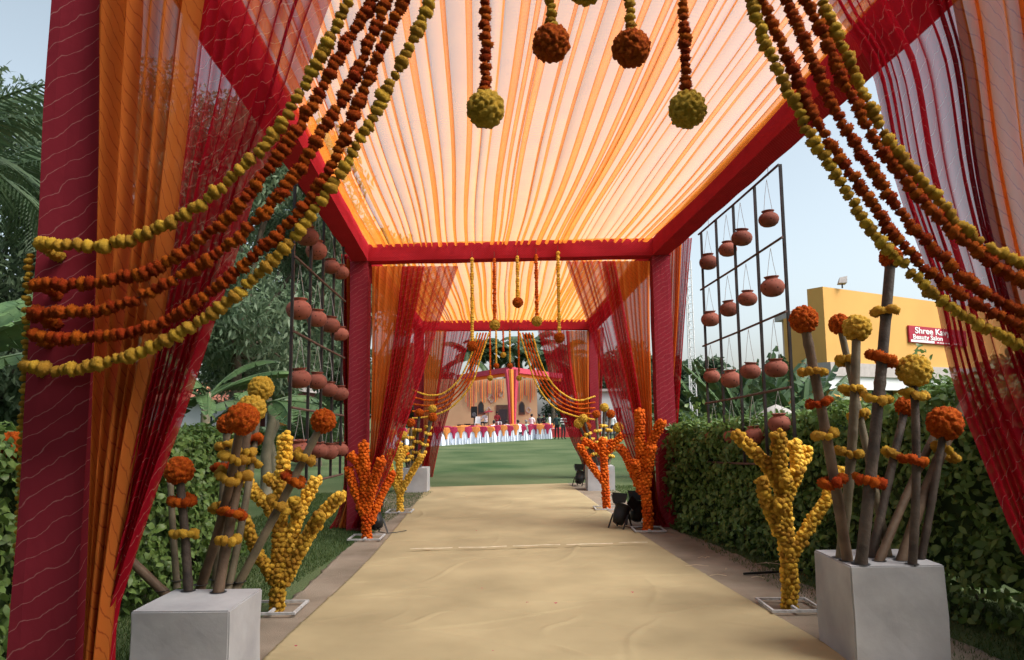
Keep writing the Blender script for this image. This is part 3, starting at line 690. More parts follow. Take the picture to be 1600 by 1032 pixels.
for r_, row in enumerate(lp):
    for k, (x, y) in enumerate(row):
        p = PV(x, y, la + Vector((-.02, 0, 0)), lb + Vector((-.02, 0, 0))); f = (p.y - la.y) / (lb.y - la.y)
        hang_pot(p, ptL(f, r_ * .25).z, 1.0 + .06 * random.uniform(-1, 1) + (.12 if k == 0 else 0), f'clay pot in the {ROWN[r_]} row, {COLN[3 - k]} column, of the left grid', 'clay pots on the left grid')
ra, rb = P(1232, 500, 7.35), P(1101, 500, 9.75)
ptR = grid(1, ra, rb, P(1222, 259, 7.35).z, P(1097, 366, 9.75).z, 3.03, 'black iron grid with hanging clay pots on the right, against the sky', (0, .27, .53, .77, 1.0))
rp = [[(1107, 410), (1137, 390), (1159, 372), (1201, 343)], [(1110, 499), (1139, 483), (1168, 467), (1207, 449)], [(1112, 588), (1142, 593), (1172.5, 580), (1212.5, 576)], [(1117, 680), (1145, 682), (1178.6, 681), (1218, 662)]]
for r_, row in enumerate(rp):
    for k, (x, y) in enumerate(row):
        p = PV(x, y, ra + Vector((.03, 0, 0)), rb + Vector((.03, 0, 0))); f = (p.y - ra.y) / (rb.y - ra.y)
        hang_pot(p, ptR(f, r_ * .25).z, 1.0 + .10 * random.uniform(-1, 1), f'clay pot in the {ROWN[r_]} row, {COLN[k]} column, of the right grid', 'clay pots on the right grid')

# ------------------------------------------------------------------ planters with bamboo poles
def planter(x0, x1, y0, y1, h, label, yaw=0.0):
    """hollow-looking block with drilled top"""
    c = Vector(((x0 + x1) / 2, (y0 + y1) / 2, 0)); t = empty('planter_block', c, label, 'planter', 'white planter blocks')
    bm = bmesh.new(); bmesh.ops.create_cube(bm, size=1)
    for v in bm.verts: v.co = Vector((v.co.x * (x1 - x0), v.co.y * (y1 - y0), (v.co.z + .5) * h))
    bmesh.ops.bevel(bm, geom=list(bm.edges), offset=.008, segments=2, affect='EDGES')
    bmesh.ops.subdivide_edges(bm, edges=[e for e in bm.edges if e.calc_length() > .2], cuts=3, use_grid_fill=True)
    for v in bm.verts:
        v.co.x += .003 * math.sin(v.co.z * 11 + v.co.y * 7); v.co.y += .003 * math.sin(v.co.z * 9 + v.co.x * 8)
    R = Matrix.Rotation(yaw, 3, 'Z')
    V = [R @ v.co + c for v in bm.verts]; bm.verts.index_update(); Fs = [[v.index for v in f.verts] for f in bm.faces]; bm.free()
    mk('block', V, Fs, M['planter'], t); return t
def hole(t, p, r):
    m = MB(); n = 16; m.add([(p.x + r * math.cos(6.2832 * i / n), p.y + r * math.sin(6.2832 * i / n), p.z + .0035) for i in range(n)], [tuple(range(n))]); m.build('hole', M['dark'], t)
def bamboo(label, a, b, r, mat, bl=None, rings=(), near=True, group=None, top_over=0.0):
    """a foot, b tip; bl = (key, radius); rings = [(fraction, key)]"""
    t = empty('bamboo_pole', a, label, 'bamboo pole', group); d = b - a; L = d.length; dn = d.normalized()
    pts = []; rad = []; n = max(6, int(L / .035)); bow = Vector(rng.normal(0, .012, 3)) * L
    node = random.uniform(.16, .24); ph = random.random()
    for i in range(n + 1):
        f = i / n; pts.append(a + d * f + bow * math.sin(math.pi * f)); q = (f * L / node + ph) % 1
        rad.append(r * (1.0 - .12 * f) * (1 + .13 * math.exp(-((q - .5) / .05) ** 2) - .04 * math.exp(-((q - .58) / .05) ** 2)))
    m = MB(); m.tube(pts, rad, 14 if near else 8); m.build('culm', mat, t, smooth=True)
    if bl: ball(t, b + dn * bl[1] * .55, bl[0], bl[1])
    for f, key in rings:
        c = a + d * f; x = dn.cross(Vector((0, 1, 0))).normalized(); y = dn.cross(x)
        rr = empty('flower_ring', c); rr.location = c - a; rr.parent = t
        if near:
            nn = 9; ph_ = random.random() * 6
            for k in range(nn):
                an = 6.2832 * k / nn + ph_; rad_ = r + .030 + .008 * math.sin(an * 2 + ph_)
                p = c + x * math.cos(an) * rad_ + y * math.sin(an) * rad_ + dn * (.012 * math.sin(an + ph_) + random.uniform(-.010, .010))
                inst('flower', FLOWER[key][random.randrange(5)], p, rr, Vector(rng.normal(0, 1, 3)).to_track_quat('Z', 'Y'), random.uniform(.028, .037))
        else:
            o = joined_flowers('flowers', rr, [c + x * math.cos(an) * (r + .025) + y * math.sin(an) * (r + .025) for an in np.linspace(0, 5.6, 7)], key, .035)
    return t
LPz = .50; lp0 = P(202, 936, 4.40); lp1 = P(357, 936, 4.40)
PL = planter(lp0.x, lp1.x, 4.42, 4.98, LPz, 'white planter block holding bamboo poles at the near left')
rp0 = P(1329, 885, 4.82); rp1 = P(1477, 885, 4.82); RPz = rp0.z
PR = planter(rp0.x, rp1.x, 4.82, 5.40, RPz, 'white planter block holding bamboo poles at the near right')
def pole(pt, zt, foot, tip, r, mat, bl, rings, label, dY=0.0, group=None):
    a = PZ(foot[0], foot[1], zt); b = P(tip[0], tip[1], a.y + dY)
    hole(pt, a, r * 1.55); a0 = a - (b - a).normalized() * .05
    ttl = (b - a0).length
    rg = []
    for (x, y, k) in rings:
        f = (foot[1] - y) / (foot[1] - tip[1]); rg.append((f, k))
    bamboo(label, a0, b, r, mat, bl, rg, True, group)
gl, gr = 'bamboo poles in the near left planter', 'bamboo poles in the near right planter'
B, BD, BG = M['bamboo'], M['bamboo_dark'], M['bamboo_green']
pole(PL, LPz, (294, 924), (281, 748), .030, BD, ('o', .096), [(282, 781, 'o'), (280, 830, 'y')], 'dark bamboo pole with an orange flower ball, leftmost upright in the near left planter', 0, gl)
pole(PL, LPz, (314, 914), (375, 668), .032, B, ('o', .108), [(360, 712, 'y'), (352, 740, 'y')], 'brown bamboo pole with the largest orange flower ball in the near left planter', -.25, gl)
pole(PL, LPz, (341, 926), (391, 652), .034, B, ('y', .100), [(355, 840, 'y'), (366, 799, 'o'), (378, 742, 'y'), (384, 708, 'y')], 'front bamboo pole with a yellow flower ball behind the largest orange ball', .2, gl)
pole(PL, LPz, (337, 906), (355, 672), .028, BG, ('o', .078), [(350, 695, 'y'), (344, 732, 'o'), (338, 790, 'y')], 'bamboo pole with a small orange flower ball half hidden in the near left planter', .15, gl)
pole(PL, LPz, (374, 910), (500, 668), .030, BG, ('o', .090), [(474, 714, 'y'), (456, 748, 'o'), (436, 787, 'y')], 'bamboo pole leaning right with an orange flower ball, near left planter', .1, gl)
pole(PL, LPz, (253, 923), (28, 706), .030, B, ('o', .098), [], 'bamboo pole leaning far left behind the near curtain', -.05, gl)
pole(PL, LPz, (276, 908), (266, 752), .024, BG, None, [], 'thin pale bamboo pole behind the dark one in the near left planter', .1, gl)
pole(PL, LPz, (358, 912), (406, 618), .026, BG, ('y', .098), [(386, 690, 'o'), (378, 725, 'y')], 'bamboo pole with the highest yellow flower ball in the near left planter', .4, gl)
pole(PR, RPz, (1324, 877), (1258, 512), .036, B, ('o', .098), [(1271, 580, 'y'), (1277, 628, 'o'), (1286, 677, 'y'), (1298, 748, 'o')], 'leftmost bamboo pole with an orange flower ball in the near right planter', 0, gr)
pole(PR, RPz, (1313, 872), (1338, 525), .034, BG, ('y', .100), [(1330, 611, 'y'), (1322, 706, 'y')], 'bamboo pole with a yellow flower ball beside the dark pole, near right planter', .1, gr)
pole(PR, RPz, (1388, 870), (1314, 516), .028, BG, ('o', .080), [(1322, 565, 'y'), (1344, 651, 'y')], 'thin bamboo pole slanting left with a small orange flower ball, near right planter', .25, gr)
pole(PR, RPz, (1345, 882), (1391, 412), .038, BD, ('o', .078), [(1386, 487, 'y'), (1376, 561, 'o'), (1365, 622, 'y'), (1353, 747, 'o')], 'tallest dark bamboo pole in the near right planter', 0, gr)
pole(PR, RPz, (1425, 882), (1428, 594), .028, BD, ('y', .112), [(1429, 616, 'y'), (1424, 716, 'o')], 'thin dark bamboo pole with a large yellow flower ball, near right planter', 0, gr)
pole(PR, RPz, (1362, 871), (1413, 644), .030, BD, ('o', .074), [(1390, 712, 'y')], 'dark bamboo pole with a small orange flower ball behind the yellow ball', .2, gr)
pole(PR, RPz, (1374, 877), (1466, 668), .029, B, None, [], 'bamboo pole slanting right behind the thin dark pole, near right planter', .3, gr)
pole(PR, RPz, (1410, 876), (1514, 616), .037, B, None, [(1480, 708, 'y')], 'rightmost thick bamboo pole leaning right in the near right planter', .25, gr)
a = PZ(1436, 874, RPz); b = P(1474, 676, a.y + .05)
hole(PR, a, .03); bamboo('dark bamboo pole with a large orange flower ball, right side of near right planter', a - Vector((0, 0, .05)), b, .026, BD, ('o', .118), [], True, gr)
# far pair
c = G(648, 771); PL2 = planter(c.x - .28, c.x + .26, c.y, c.y + .55, .52, 'white planter block holding bamboo poles at the far left')
c2 = G(940, 768); PR2 = planter(c2.x - .29, c2.x + .29, c2.y, c2.y + .55, .52, 'white planter block holding bamboo poles at the far right')
def farpole(cx, cy, foot_px, tip, key, rb, label, group, rings):
    a = Vector(((foot_px - 800) / F * cy, cy, .48)); b = P(tip[0], tip[1] + 6, cy + random.uniform(-.1, .2)); bamboo(label, a, b, .034, random.choice([B, BD, BG]), (key, rb), rings, False, group)
for (fx, tx, ty, k, r_, nm) in [(638, 630, 679, 'y', .105, 'lower left yellow'), (643, 645, 676, 'y', .10, 'lower right yellow'), (640, 642, 659, 'o', .10, 'middle orange'), (648, 655, 643, 'o', .095, 'upper orange'), (655, 675, 637, 'y', .095, 'topmost yellow'), (652, 675, 650, 'o', .10, 'rightmost orange')]:
    farpole(0, c.y + random.uniform(.15, .4), fx, (tx, ty), k, r_, f'bamboo pole with the {nm} flower ball in the far left planter', 'bamboo poles in the far left planter', [(.3, 'y'), (.5, random.choice('yo')), (.72, 'y')])
for (fx, tx, ty, k, r_, nm) in [(930, 906, 660, 'y', .11, 'leftmost yellow'), (932, 913, 652, 'y', .10, 'second yellow'), (936, 944, 635, 'y', .10, 'topmost yellow'), (940, 954, 645, 'o', .10, 'upper right orange'), (935, 932, 645, 'o', .09, 'upper middle orange'), (945, 965, 667, 'y', .12, 'rightmost yellow'), (931, 918, 665, 'o', .10, 'left orange')]:
    farpole(0, c2.y + random.uniform(.15, .4), fx, (tx, ty), k, r_, f'bamboo pole with the {nm} flower ball in the far right planter', 'bamboo poles in the far right planter', [(.3, random.choice('yo')), (.5, 'y'), (.72, 'y')])

# ------------------------------------------------------------------ marigold branch trees on white stands
def flower_tree(label, base_px, branches, key, r_br, r_fl, single, conv, stand=.20, dsc=1.0):
    g_ = G(*base_px); Y = g_.y; t = empty('marigold_tree', g_, label, 'flower tree', 'marigold branch stands')
    allp = []; core = MB()
    for i, br in enumerate(branches):
        sc = br[1]; dep = random.uniform(-.16, .16) if i else 0; k = len(br[0]) - 1
        pts = [P(*conv(x, y), Y + (dep * j / max(1, k) if i else 0)) for j, (x, y) in enumerate(br[0])]
        if i == 0: pts[0] = Z(g_, .03)
        rs = resample(pts, r_fl * 1.55 * dsc); R = r_br * sc
        core.tube(rs, R * .92, 8); ph = random.random() * 6
        for j, p in enumerate(rs):
            tg = (rs[min(j + 1, len(rs) - 1)] - rs[max(j - 1, 0)]).normalized(); x = tg.cross(Vector((0, 1, .1))).normalized(); y = tg.cross(x)
            nn = max(5, int(round(6.2832 * R / (r_fl * 1.75) / dsc)))
            for q in range(nn):
                an = 6.2832 * q / nn + ph + j * .5; allp.append(p + (x * math.cos(an) + y * math.sin(an)) * R * random.uniform(.92, 1.12) + Vector(rng.normal(0, r_fl * .12, 3)))
        for q in range(3): allp.append(rs[-1] + (rs[-1] - rs[-2]).normalized() * r_fl * .4 + Vector(rng.normal(0, R * .4, 3)))
    core.build('branch', M['ball_' + key], t, smooth=True)
    if single:
        # the largest 300 in view (nearest the camera) are single flowers, the rest one part
        allp.sort(key=lambda p: p.y)
        for p in allp[:300]:
            inst('flower', FLOWER[key][random.randrange(5)], p, t, Vector(rng.normal(0, 1, 3)).to_track_quat('Z', 'Y'), r_fl * random.uniform(.88, 1.18))
        if len(allp) > 300: joined_flowers('back_flowers', t, allp[300:], key, r_fl)
    else: joined_flowers('flowers', t, allp, key, r_fl)
    s = MB(); w_ = stand; b_ = .013
    for (xa, ya, xb, yb) in ((-w_, -w_, w_, -w_), (-w_, w_, w_, w_)): s.bar((g_.x + xa - b_, g_.y + ya, .045), (g_.x + xb + b_, g_.y + yb, .045), .019)
    for xx in (-w_, -.0, w_): s.bar((g_.x + xx, g_.y - w_ + b_, .045), (g_.x + xx, g_.y + w_ - b_, .045), .019 if xx else .022)
    s.build('stand', M['stand_paint'], t)
cv = lambda ox, oy, s: (lambda x, y: (x / s + ox, y / s + oy))
flower_tree('yellow marigold branch tree beside the near left planter', (432, 958),
    [([(360, 985), (362, 900), (365, 820)], 1.15), ([(365, 840), (366, 700), (368, 590), (378, 470), (390, 340)], 1.15), ([(345, 860), (312, 800), (288, 765)], .9), ([(288, 765), (262, 700), (240, 640)], .85),
     ([(358, 640), (320, 585), (268, 530), (240, 470)], .9), ([(372, 520), (345, 505), (328, 485)], .75), ([(375, 840), (415, 700), (450, 590), (500, 495)], 1.0), ([(430, 620), (420, 570)], .8), ([(385, 870), (440, 760), (500, 650), (590, 555)], 1.0), ([(500, 660), (515, 625)], .85)], 'y', .036, .0262, True, cv(280, 540, 2.346))
flower_tree('yellow marigold branch tree beside the near right planter', (1234, 954),
    [([(613, 905), (612, 780), (600, 600), (585, 400)], 1.2), ([(600, 610), (545, 500), (505, 400), (488, 320)], .9), ([(585, 400), (540, 290), (470, 205), (372, 115)], .95), ([(588, 400), (570, 260), (562, 115)], 1.1), ([(598, 390), (645, 270), (636, 150)], .95), ([(640, 290), (692, 185)], .95), ([(580, 280), (600, 330)], .9), ([(622, 660), (690, 540), (780, 400), (850, 275)], .85), ([(545, 500), (570, 420)], .9)], 'y', .039, .0262, True, cv(1020, 640, 2.867))
flower_tree('orange marigold branch tree by the middle left post', (573, 845),
    [([(182, 985), (182, 900), (180, 830)], 1.15), ([(178, 840), (172, 680), (165, 465)], 1.15), ([(172, 850), (130, 740), (85, 600)], .95), ([(170, 650), (130, 560), (95, 522)], 1.05), ([(185, 820), (215, 680), (262, 550)], 1.1), ([(205, 880), (260, 740), (322, 622)], .8), ([(168, 640), (175, 570)], 1.2)], 'o', .040, .027, False, cv(520, 560, 3.44))
flower_tree('yellow marigold branch tree before the far left planter', (625, 803),
    [([(360, 838), (360, 700), (358, 560), (358, 460)], 1.0), ([(358, 720), (318, 620), (300, 520)], .9), ([(345, 690), (300, 640), (268, 605)], .9), ([(365, 720), (415, 630), (475, 530)], 1.0), ([(360, 560), (330, 520), (310, 500)], .8), ([(362, 545), (395, 485)], .85)], 'y', .036, .028, False, cv(520, 560, 3.44))
flower_tree('orange marigold branch tree by the middle right post', (1012.5, 832),
    [([(525, 935), (522, 800), (500, 640)], 1.2), ([(495, 720), (440, 600), (405, 520), (372, 482)], 1.0), ([(500, 660), (482, 450), (478, 285)], 1.2), ([(515, 680), (530, 560), (545, 480)], 1.1), ([(500, 560), (545, 450), (600, 345)], 1.1), ([(470, 660), (455, 560)], 1.0)], 'o', .042, .027, False, cv(860, 560, 3.44))
flower_tree('orange marigold branch tree before the far right planter', (948, 798),
    [([(303, 820), (296, 700), (288, 560), (278, 440)], 1.1), ([(290, 670), (215, 570), (160, 475)], .9), ([(285, 520), (240, 475), (180, 445)], .95), ([(290, 520), (340, 465), (385, 415)], .95), ([(330, 475), (320, 450)], .9)], 'o', .042, .028, False, cv(860, 560, 3.44))

# ------------------------------------------------------------------ stage spotlights on the ground
def par_lamp(px, py, yaw, label, tilt=.6):
    g_ = G(px, py); t = empty('spotlight', g_, label, 'spotlight', 'black ground spotlights')
    Rm = Matrix.Translation(g_ + Vector((0, 0, .20))) @ Matrix.Rotation(yaw, 4, 'Z') @ Matrix.Rotation(tilt, 4, 'X')
    def tr(mb): mb.v = [tuple(Rm @ Vector(v)) for v in mb.v]; return mb
    m = MB(); m.lathe([(.02, -.13), (.075, -.12), (.095, -.05), (.105, .0), (.108, .12), (.116, .12), (.116, .135), (.10, .135), (.098, .10)], (0, 0, 0), 18); tr(m).build('can', M['black'], t, smooth=True)
    m = MB(); m.lathe([(.0, .105), (.098, .10)], (0, 0, 0), 18); tr(m).build('lens', M['lens'], t)
    for s in range(4):
        m = MB(); an = s * math.pi / 2; R_ = Matrix.Rotation(an, 4, 'Z')
        m.hexa([R_ @ Vector(v) for v in ((-.10, .112, .135), (.10, .112, .135), (.10, .118, .135), (-.10, .118, .135), (-.13, .17, .25), (.13, .17, .25), (.13, .176, .25), (-.13, .176, .25))]); tr(m).build('barn_door', M['black'], t)
    m = MB(); Ry = Matrix.Translation(g_) @ Matrix.Rotation(yaw, 4, 'Z')
    for s in (-1, 1):
        m.bar(Ry @ Vector((s * .125, 0, .21)), Ry @ Vector((s * .125, -.10, .03)), .022, .008); m.bar(Ry @ Vector((s * .125, 0, .21)), Ry @ Vector((s * .125, .12, .03)), .022, .008)
    m.build('yoke', M['black'], t)
    m = MB(); m.tube([g_ + Vector((.05, -.05, .05)), g_ + Vector((.18, -.16, .045)), g_ + Vector((.30, -.10, .045)), g_ + Vector((.42, .05, .045))], .006, 6); m.build('cable', M['black'], t)
par_lamp(970, 828, 2.4, 'black spotlight with barn doors left of the middle right orange tree')
par_lamp(996, 823, 2.7, 'black spotlight tucked behind the middle right orange tree')
par_lamp(586, 836, -2.4, 'black spotlight behind the middle left orange tree')
par_lamp(906, 761, 2.5, 'black spotlight beside the far right planter')
m = MB(); m.tube([G(1162, 897, .035), G(1230, 893, .045), G(1320, 888, .035)], .012, 8)
tag(m.build('black_pipe', M['black'], None, True, G(1230, 893)), 'thin black pipe lying across the right jute mat', 'pipe')

# ------------------------------------------------------------------ vegetation
def leaves(C, Nrm, ln, wd, droop=0.0, seed=0, six=True):
    """leaf blades at C facing roughly Nrm: vectorised 6-point leaves"""
    r = np.random.default_rng(seed); n = len(C)
    d = r.normal(0, 1, (n, 3)); d[:, 2] -= droop; d -= Nrm * (d * Nrm).sum(1)[:, None] * .8
    d /= np.linalg.norm(d, axis=1)[:, None] + 1e-9
    s = np.cross(Nrm, d); s /= np.linalg.norm(s, axis=1)[:, None] + 1e-9
    nn = np.cross(d, s)
    L_ = (ln * r.uniform(.65, 1.3, n))[:, None]; W_ = (wd * r.uniform(.7, 1.25, n))[:, None]
    if six:
        V = np.stack([C, C + d * L_ * .35 - s * W_ + nn * W_ * .35, C + d * L_ * .72 - s * W_ * .75 + nn * W_ * .25, C + d * L_ - nn * L_ * .08, C + d * L_ * .72 + s * W_ * .75 + nn * W_ * .25, C + d * L_ * .35 + s * W_ + nn * W_ * .35], 1)
        T = np.array([[0, 1, 5], [1, 2, 4], [1, 4, 5], [2, 3, 4]]); k = 6
    else:
        V = np.stack([C, C + d * L_ * .45 - s * W_, C + d * L_, C + d * L_ * .45 + s * W_], 1); T = np.array([[0, 1, 2], [0, 2, 3]]); k = 4
    T = (T[None] + (np.arange(n) * k)[:, None, None]).reshape(-1, 3)
    return V.reshape(-1, 3), T
def hedge(label, path, width, height, nleaf, lsize, seed, mat='hedge', bumpy=.10):
    """path: ground polyline of the hedge's middle line"""
    r = np.random.default_rng(seed); mid = resample(path, .1); n = len(mid)
    t = empty('hedge', mid[n // 2], label, 'hedge')
    A = np.array(mid); tg = np.gradient(A, axis=0); tg /= np.linalg.norm(tg, axis=1)[:, None]; side = np.stack([tg[:, 1], -tg[:, 0], tg[:, 2] * 0], -1)
    hh = height if hasattr(height, '__len__') else [height, height]; H = np.interp(np.linspace(0, 1, n), np.linspace(0, 1, len(hh)), hh)
    # core
    prof = [(-.5, 0.18), (-.5, .55), (-.45, .93), (0, .97), (.45, .93), (.5, .55), (.5, .18)]
    V = []; Q = []; k = len(prof)
    for i in range(n):
        for x, z in prof: V.append(A[i] + side[i] * x * (width - .22) + np.array([0, 0, z * (H[i] - .06)]) + r.normal(0, .03, 3))
    for i in range(n - 1):
        for j in range(k - 1): Q.append((i * k + j, i * k + j + 1, (i + 1) * k + j + 1, (i + 1) * k + j))
    Q += [tuple(range(k)), tuple((n - 1) * k + j for j in range(k))]
    mk('twig_core', V, Q, M['twig'], t)
    # leaves on the shell: sides, top, ends
    i = r.integers(0, n - 1, nleaf); f = r.random(nleaf)[:, None]; P0 = A[i] * (1 - f) + A[i + 1] * f; sd_ = side[i]; h = H[i]
    which = r.random(nleaf); x = np.zeros(nleaf); z = np.zeros(nleaf); Nn = np.zeros((nleaf, 3))
    top = which < .30; lf = (which >= .30) & (which < .65); rt = which >= .65
    x[top] = r.uniform(-.5, .5, top.sum()) * width; z[top] = h[top] * 1.0; Nn[top] = (0, 0, 1)
    z[lf] = h[lf] * r.random(lf.sum()) ** .8; x[lf] = -width / 2; Nn[lf] = -sd_[lf] + np.array([0, 0, .45])
    z[rt] = h[rt] * r.random(rt.sum()) ** .8; x[rt] = width / 2; Nn[rt] = sd_[rt] + np.array([0, 0, .45])
    en = r.random(nleaf) < .06; e0 = r.random(nleaf) < .5
    P0[en] = np.where(e0[en][:, None], A[0], A[-1]); x[en] = r.uniform(-.5, .5, en.sum()) * width; z[en] = h[en] * r.random(en.sum()); Nn[en] = np.where(e0[en][:, None], -tg[0], tg[-1]) + np.array([0, 0, .4])
    b = bumpy * vnoise(P0[:, 0] * 2 + z, P0[:, 1] * 2 + z * 2.1, 1.6) - np.abs(r.normal(0, .07, nleaf)) + r.exponential(.025, nleaf)
    Nn /= np.linalg.norm(Nn, axis=1)[:, None]
    C = P0 + sd_ * x[:, None] + np.stack([0 * z, 0 * z, z], -1) + Nn * b[:, None]
    C[:, 2] = np.maximum(C[:, 2], .04)
    Nn = Nn + r.normal(0, .55, (nleaf, 3)); Nn /= np.linalg.norm(Nn, axis=1)[:, None]
    V, T = leaves(C, Nn, lsize, lsize * .28, .2, seed)
    o = mk('foliage', V, T, M[mat], t); o['kind'] = 'stuff'
    m = MB()
    for q in range(0, n, 4):
        p = Vector(A[q]) + Vector(r.normal(0, .08, 3)); p.z = 0
        for _ in range(2): m.tube([p, p + Vector((r.normal(0, .06), r.normal(0, .06), .25)), p + Vector((r.normal(0, .15), r.normal(0, .12), .6))], [.014, .011, .007], 5)
    o = m.build('stems', M['bark'], t); o['kind'] = 'stuff'; return t
hr0 = G(1046, 824); hedge('dense dark green hedge along the right side behind the near planter', [hr0 + Vector((.34, .45, 0)), G(1160, 868) + Vector((.55, .3, 0)), Vector((3.55, 6.9, 0)), Vector((4.05, 5.2, 0)), Vector((4.3, 3.4, 0))], .95, [1.42, 1.46, 1.60, 1.80, 1.80], 34000, .085, 31)
hedge('dense dark green hedge along the left side behind the near curtain', [Vector((-3.55, 8.6, 0)), Vector((-3.5, 7.0, 0)), Vector((-3.75, 5.0, 0)), Vector((-3.7, 2.6, 0))], .95, [1.42, 1.45, 1.5, 1.5], 24000, .085, 32)
hedge('low clipped hedge far back on the left before the white house', [G(300, 712), G(380, 712), G(460, 708), G(545, 704)], 1.1, 1.15, 9000, .16, 33)
hedge('taller leafy bush rising behind the right hedge', [Vector((4.6, 8.4, 0)), Vector((5.6, 7.6, 0)), Vector((6.6, 6.9, 0))], 1.1, [1.75, 2.25, 2.4], 14000, .10, 34)
def tree(label, base, h, crown_c, crown_r, nleaf, ln, wd, mat, seed, droop=1.2, trunk_r=.18, ncl=60, group='trees around the lawn', six=False):
    r = np.random.default_rng(seed); base = Vector(base); t = empty('tree', base, label, 'tree', group)
    cc = np.array(crown_c); cr_ = np.array(crown_r)
    # clump centres inside the crown, limbs reach towards them
    u = r.normal(0, 1, (ncl, 3)); u /= np.linalg.norm(u, axis=1)[:, None]; rad = r.uniform(.45, 1.0, ncl) ** .6
    cl_ = cc + u * rad[:, None] * cr_
    m = MB(); fork = Vector((base.x + (cc[0] - base.x) * .4, base.y + (cc[1] - base.y) * .4, max(base.z + 1.0, cc[2] - cr_[2] * .75)))
    m.tube(resample([base, base.lerp(fork, .5) + Vector((r.normal(0, .1), r.normal(0, .1), 0)), fork], .4), trunk_r, 9) if False else None
    tp = resample([base, base.lerp(fork, .5) + Vector((r.normal(0, .08), r.normal(0, .08), 0)), fork], .3)
    m.tube(tp, list(np.linspace(trunk_r, trunk_r * .62, len(tp))), 9); m.build('trunk', M['bark'], t, smooth=True)
    m = MB()
    for k in range(0, ncl, 3):
        q = Vector(cl_[k]); mid = fork.lerp(q, .5) + Vector(r.normal(0, .15, 3)) + Vector((0, 0, .2)); m.tube([fork - Vector((0, 0, .1)), mid, q], [trunk_r * .45, trunk_r * .25, trunk_r * .06], 6)
    m.build('limbs', M['bark'], t, smooth=True)
    per = nleaf // ncl; C = []
    for k in range(ncl):
        s = r.uniform(.20, .38) * cr_.mean(); d = r.normal(0, 1, (per, 3)); d /= np.linalg.norm(d, axis=1)[:, None]
        C.append(cl_[k] + d * (s * r.random(per) ** .5)[:, None] * np.array([1, 1, .75]))
    C = np.vstack(C); Nn = r.normal(0, 1, (len(C), 3)); Nn[:, 2] += .7; Nn /= np.linalg.norm(Nn, axis=1)[:, None]
    V, T = leaves(C, Nn, ln, wd, droop, seed, six); o = mk('crown', V, T, M[mat], t); o['kind'] = 'stuff'
    return t
tree('feathery green tree right behind the left pot grid', (-6.3, 16.5, 0), 9, (-6.0, 16.5, 5.6), (2.7, 2.4, 3.3), 48000, .20, .030, 'tree', 101, 1.6, .17, 80)
tree('tall tree seen through the near left curtain', (-9.5, 18, 0), 11, (-9.3, 18, 6.8), (3.0, 2.6, 3.6), 40000, .22, .036, 'tree', 102, 1.4, .2, 70)
tree('dark tree at the left edge of the picture', (-12.4, 17, 0), 11, (-12.2, 17, 5.2), (3.2, 2.8, 4.2), 30000, .24, .045, 'tree2', 103, 1.2, .22, 60)
tree('broad tree farther back behind the left pot grid', (-10.5, 29, 0), 12, (-10.2, 29, 7.0), (4.2, 3.4, 4.4), 30000, .30, .06, 'tree2', 104, 1.2, .25, 60)
tree('tree behind the left side of the tunnel', (-6.6, 33, 0), 10, (-6.6, 33, 6.0), (3.3, 3.0, 3.8), 22000, .30, .06, 'tree2', 105, 1.2, .22, 50)
for i, (px, Y, z, rx, rz, lb_) in enumerate([(560, 78, 7.5, 6, 5, 'dark far tree left of the stage'), (640, 84, 7.0, 5.5, 5, 'far tree just left of the stage wall'), (905, 84, 6.5, 5, 4.6, 'far tree right of the stage wall'), (975, 80, 6.5, 5.5, 4.8, 'far tree beyond the right curtain'), (1052, 60, 5.0, 3.6, 3.4, 'dark tree left of the white mast'), (1110, 52, 4.0, 3.0, 2.8, 'low tree right of the white mast'), (1185, 58, 3.8, 4.0, 2.4, 'low tree line behind the paddle-leaf palms'), (470, 70, 7.5, 6, 5.0, 'far tree behind the maroon house'), (330, 62, 7.5, 6, 5.2, 'far tree behind the white house')]):
    x = (px - 800) / F * Y; tree(lb_, (x, Y, 0), z, (x, Y, z * .72), (rx, rx * .8, rz * .85), 12000, .50, .13, 'tree2', 120 + i, 1.0, .25, 40)
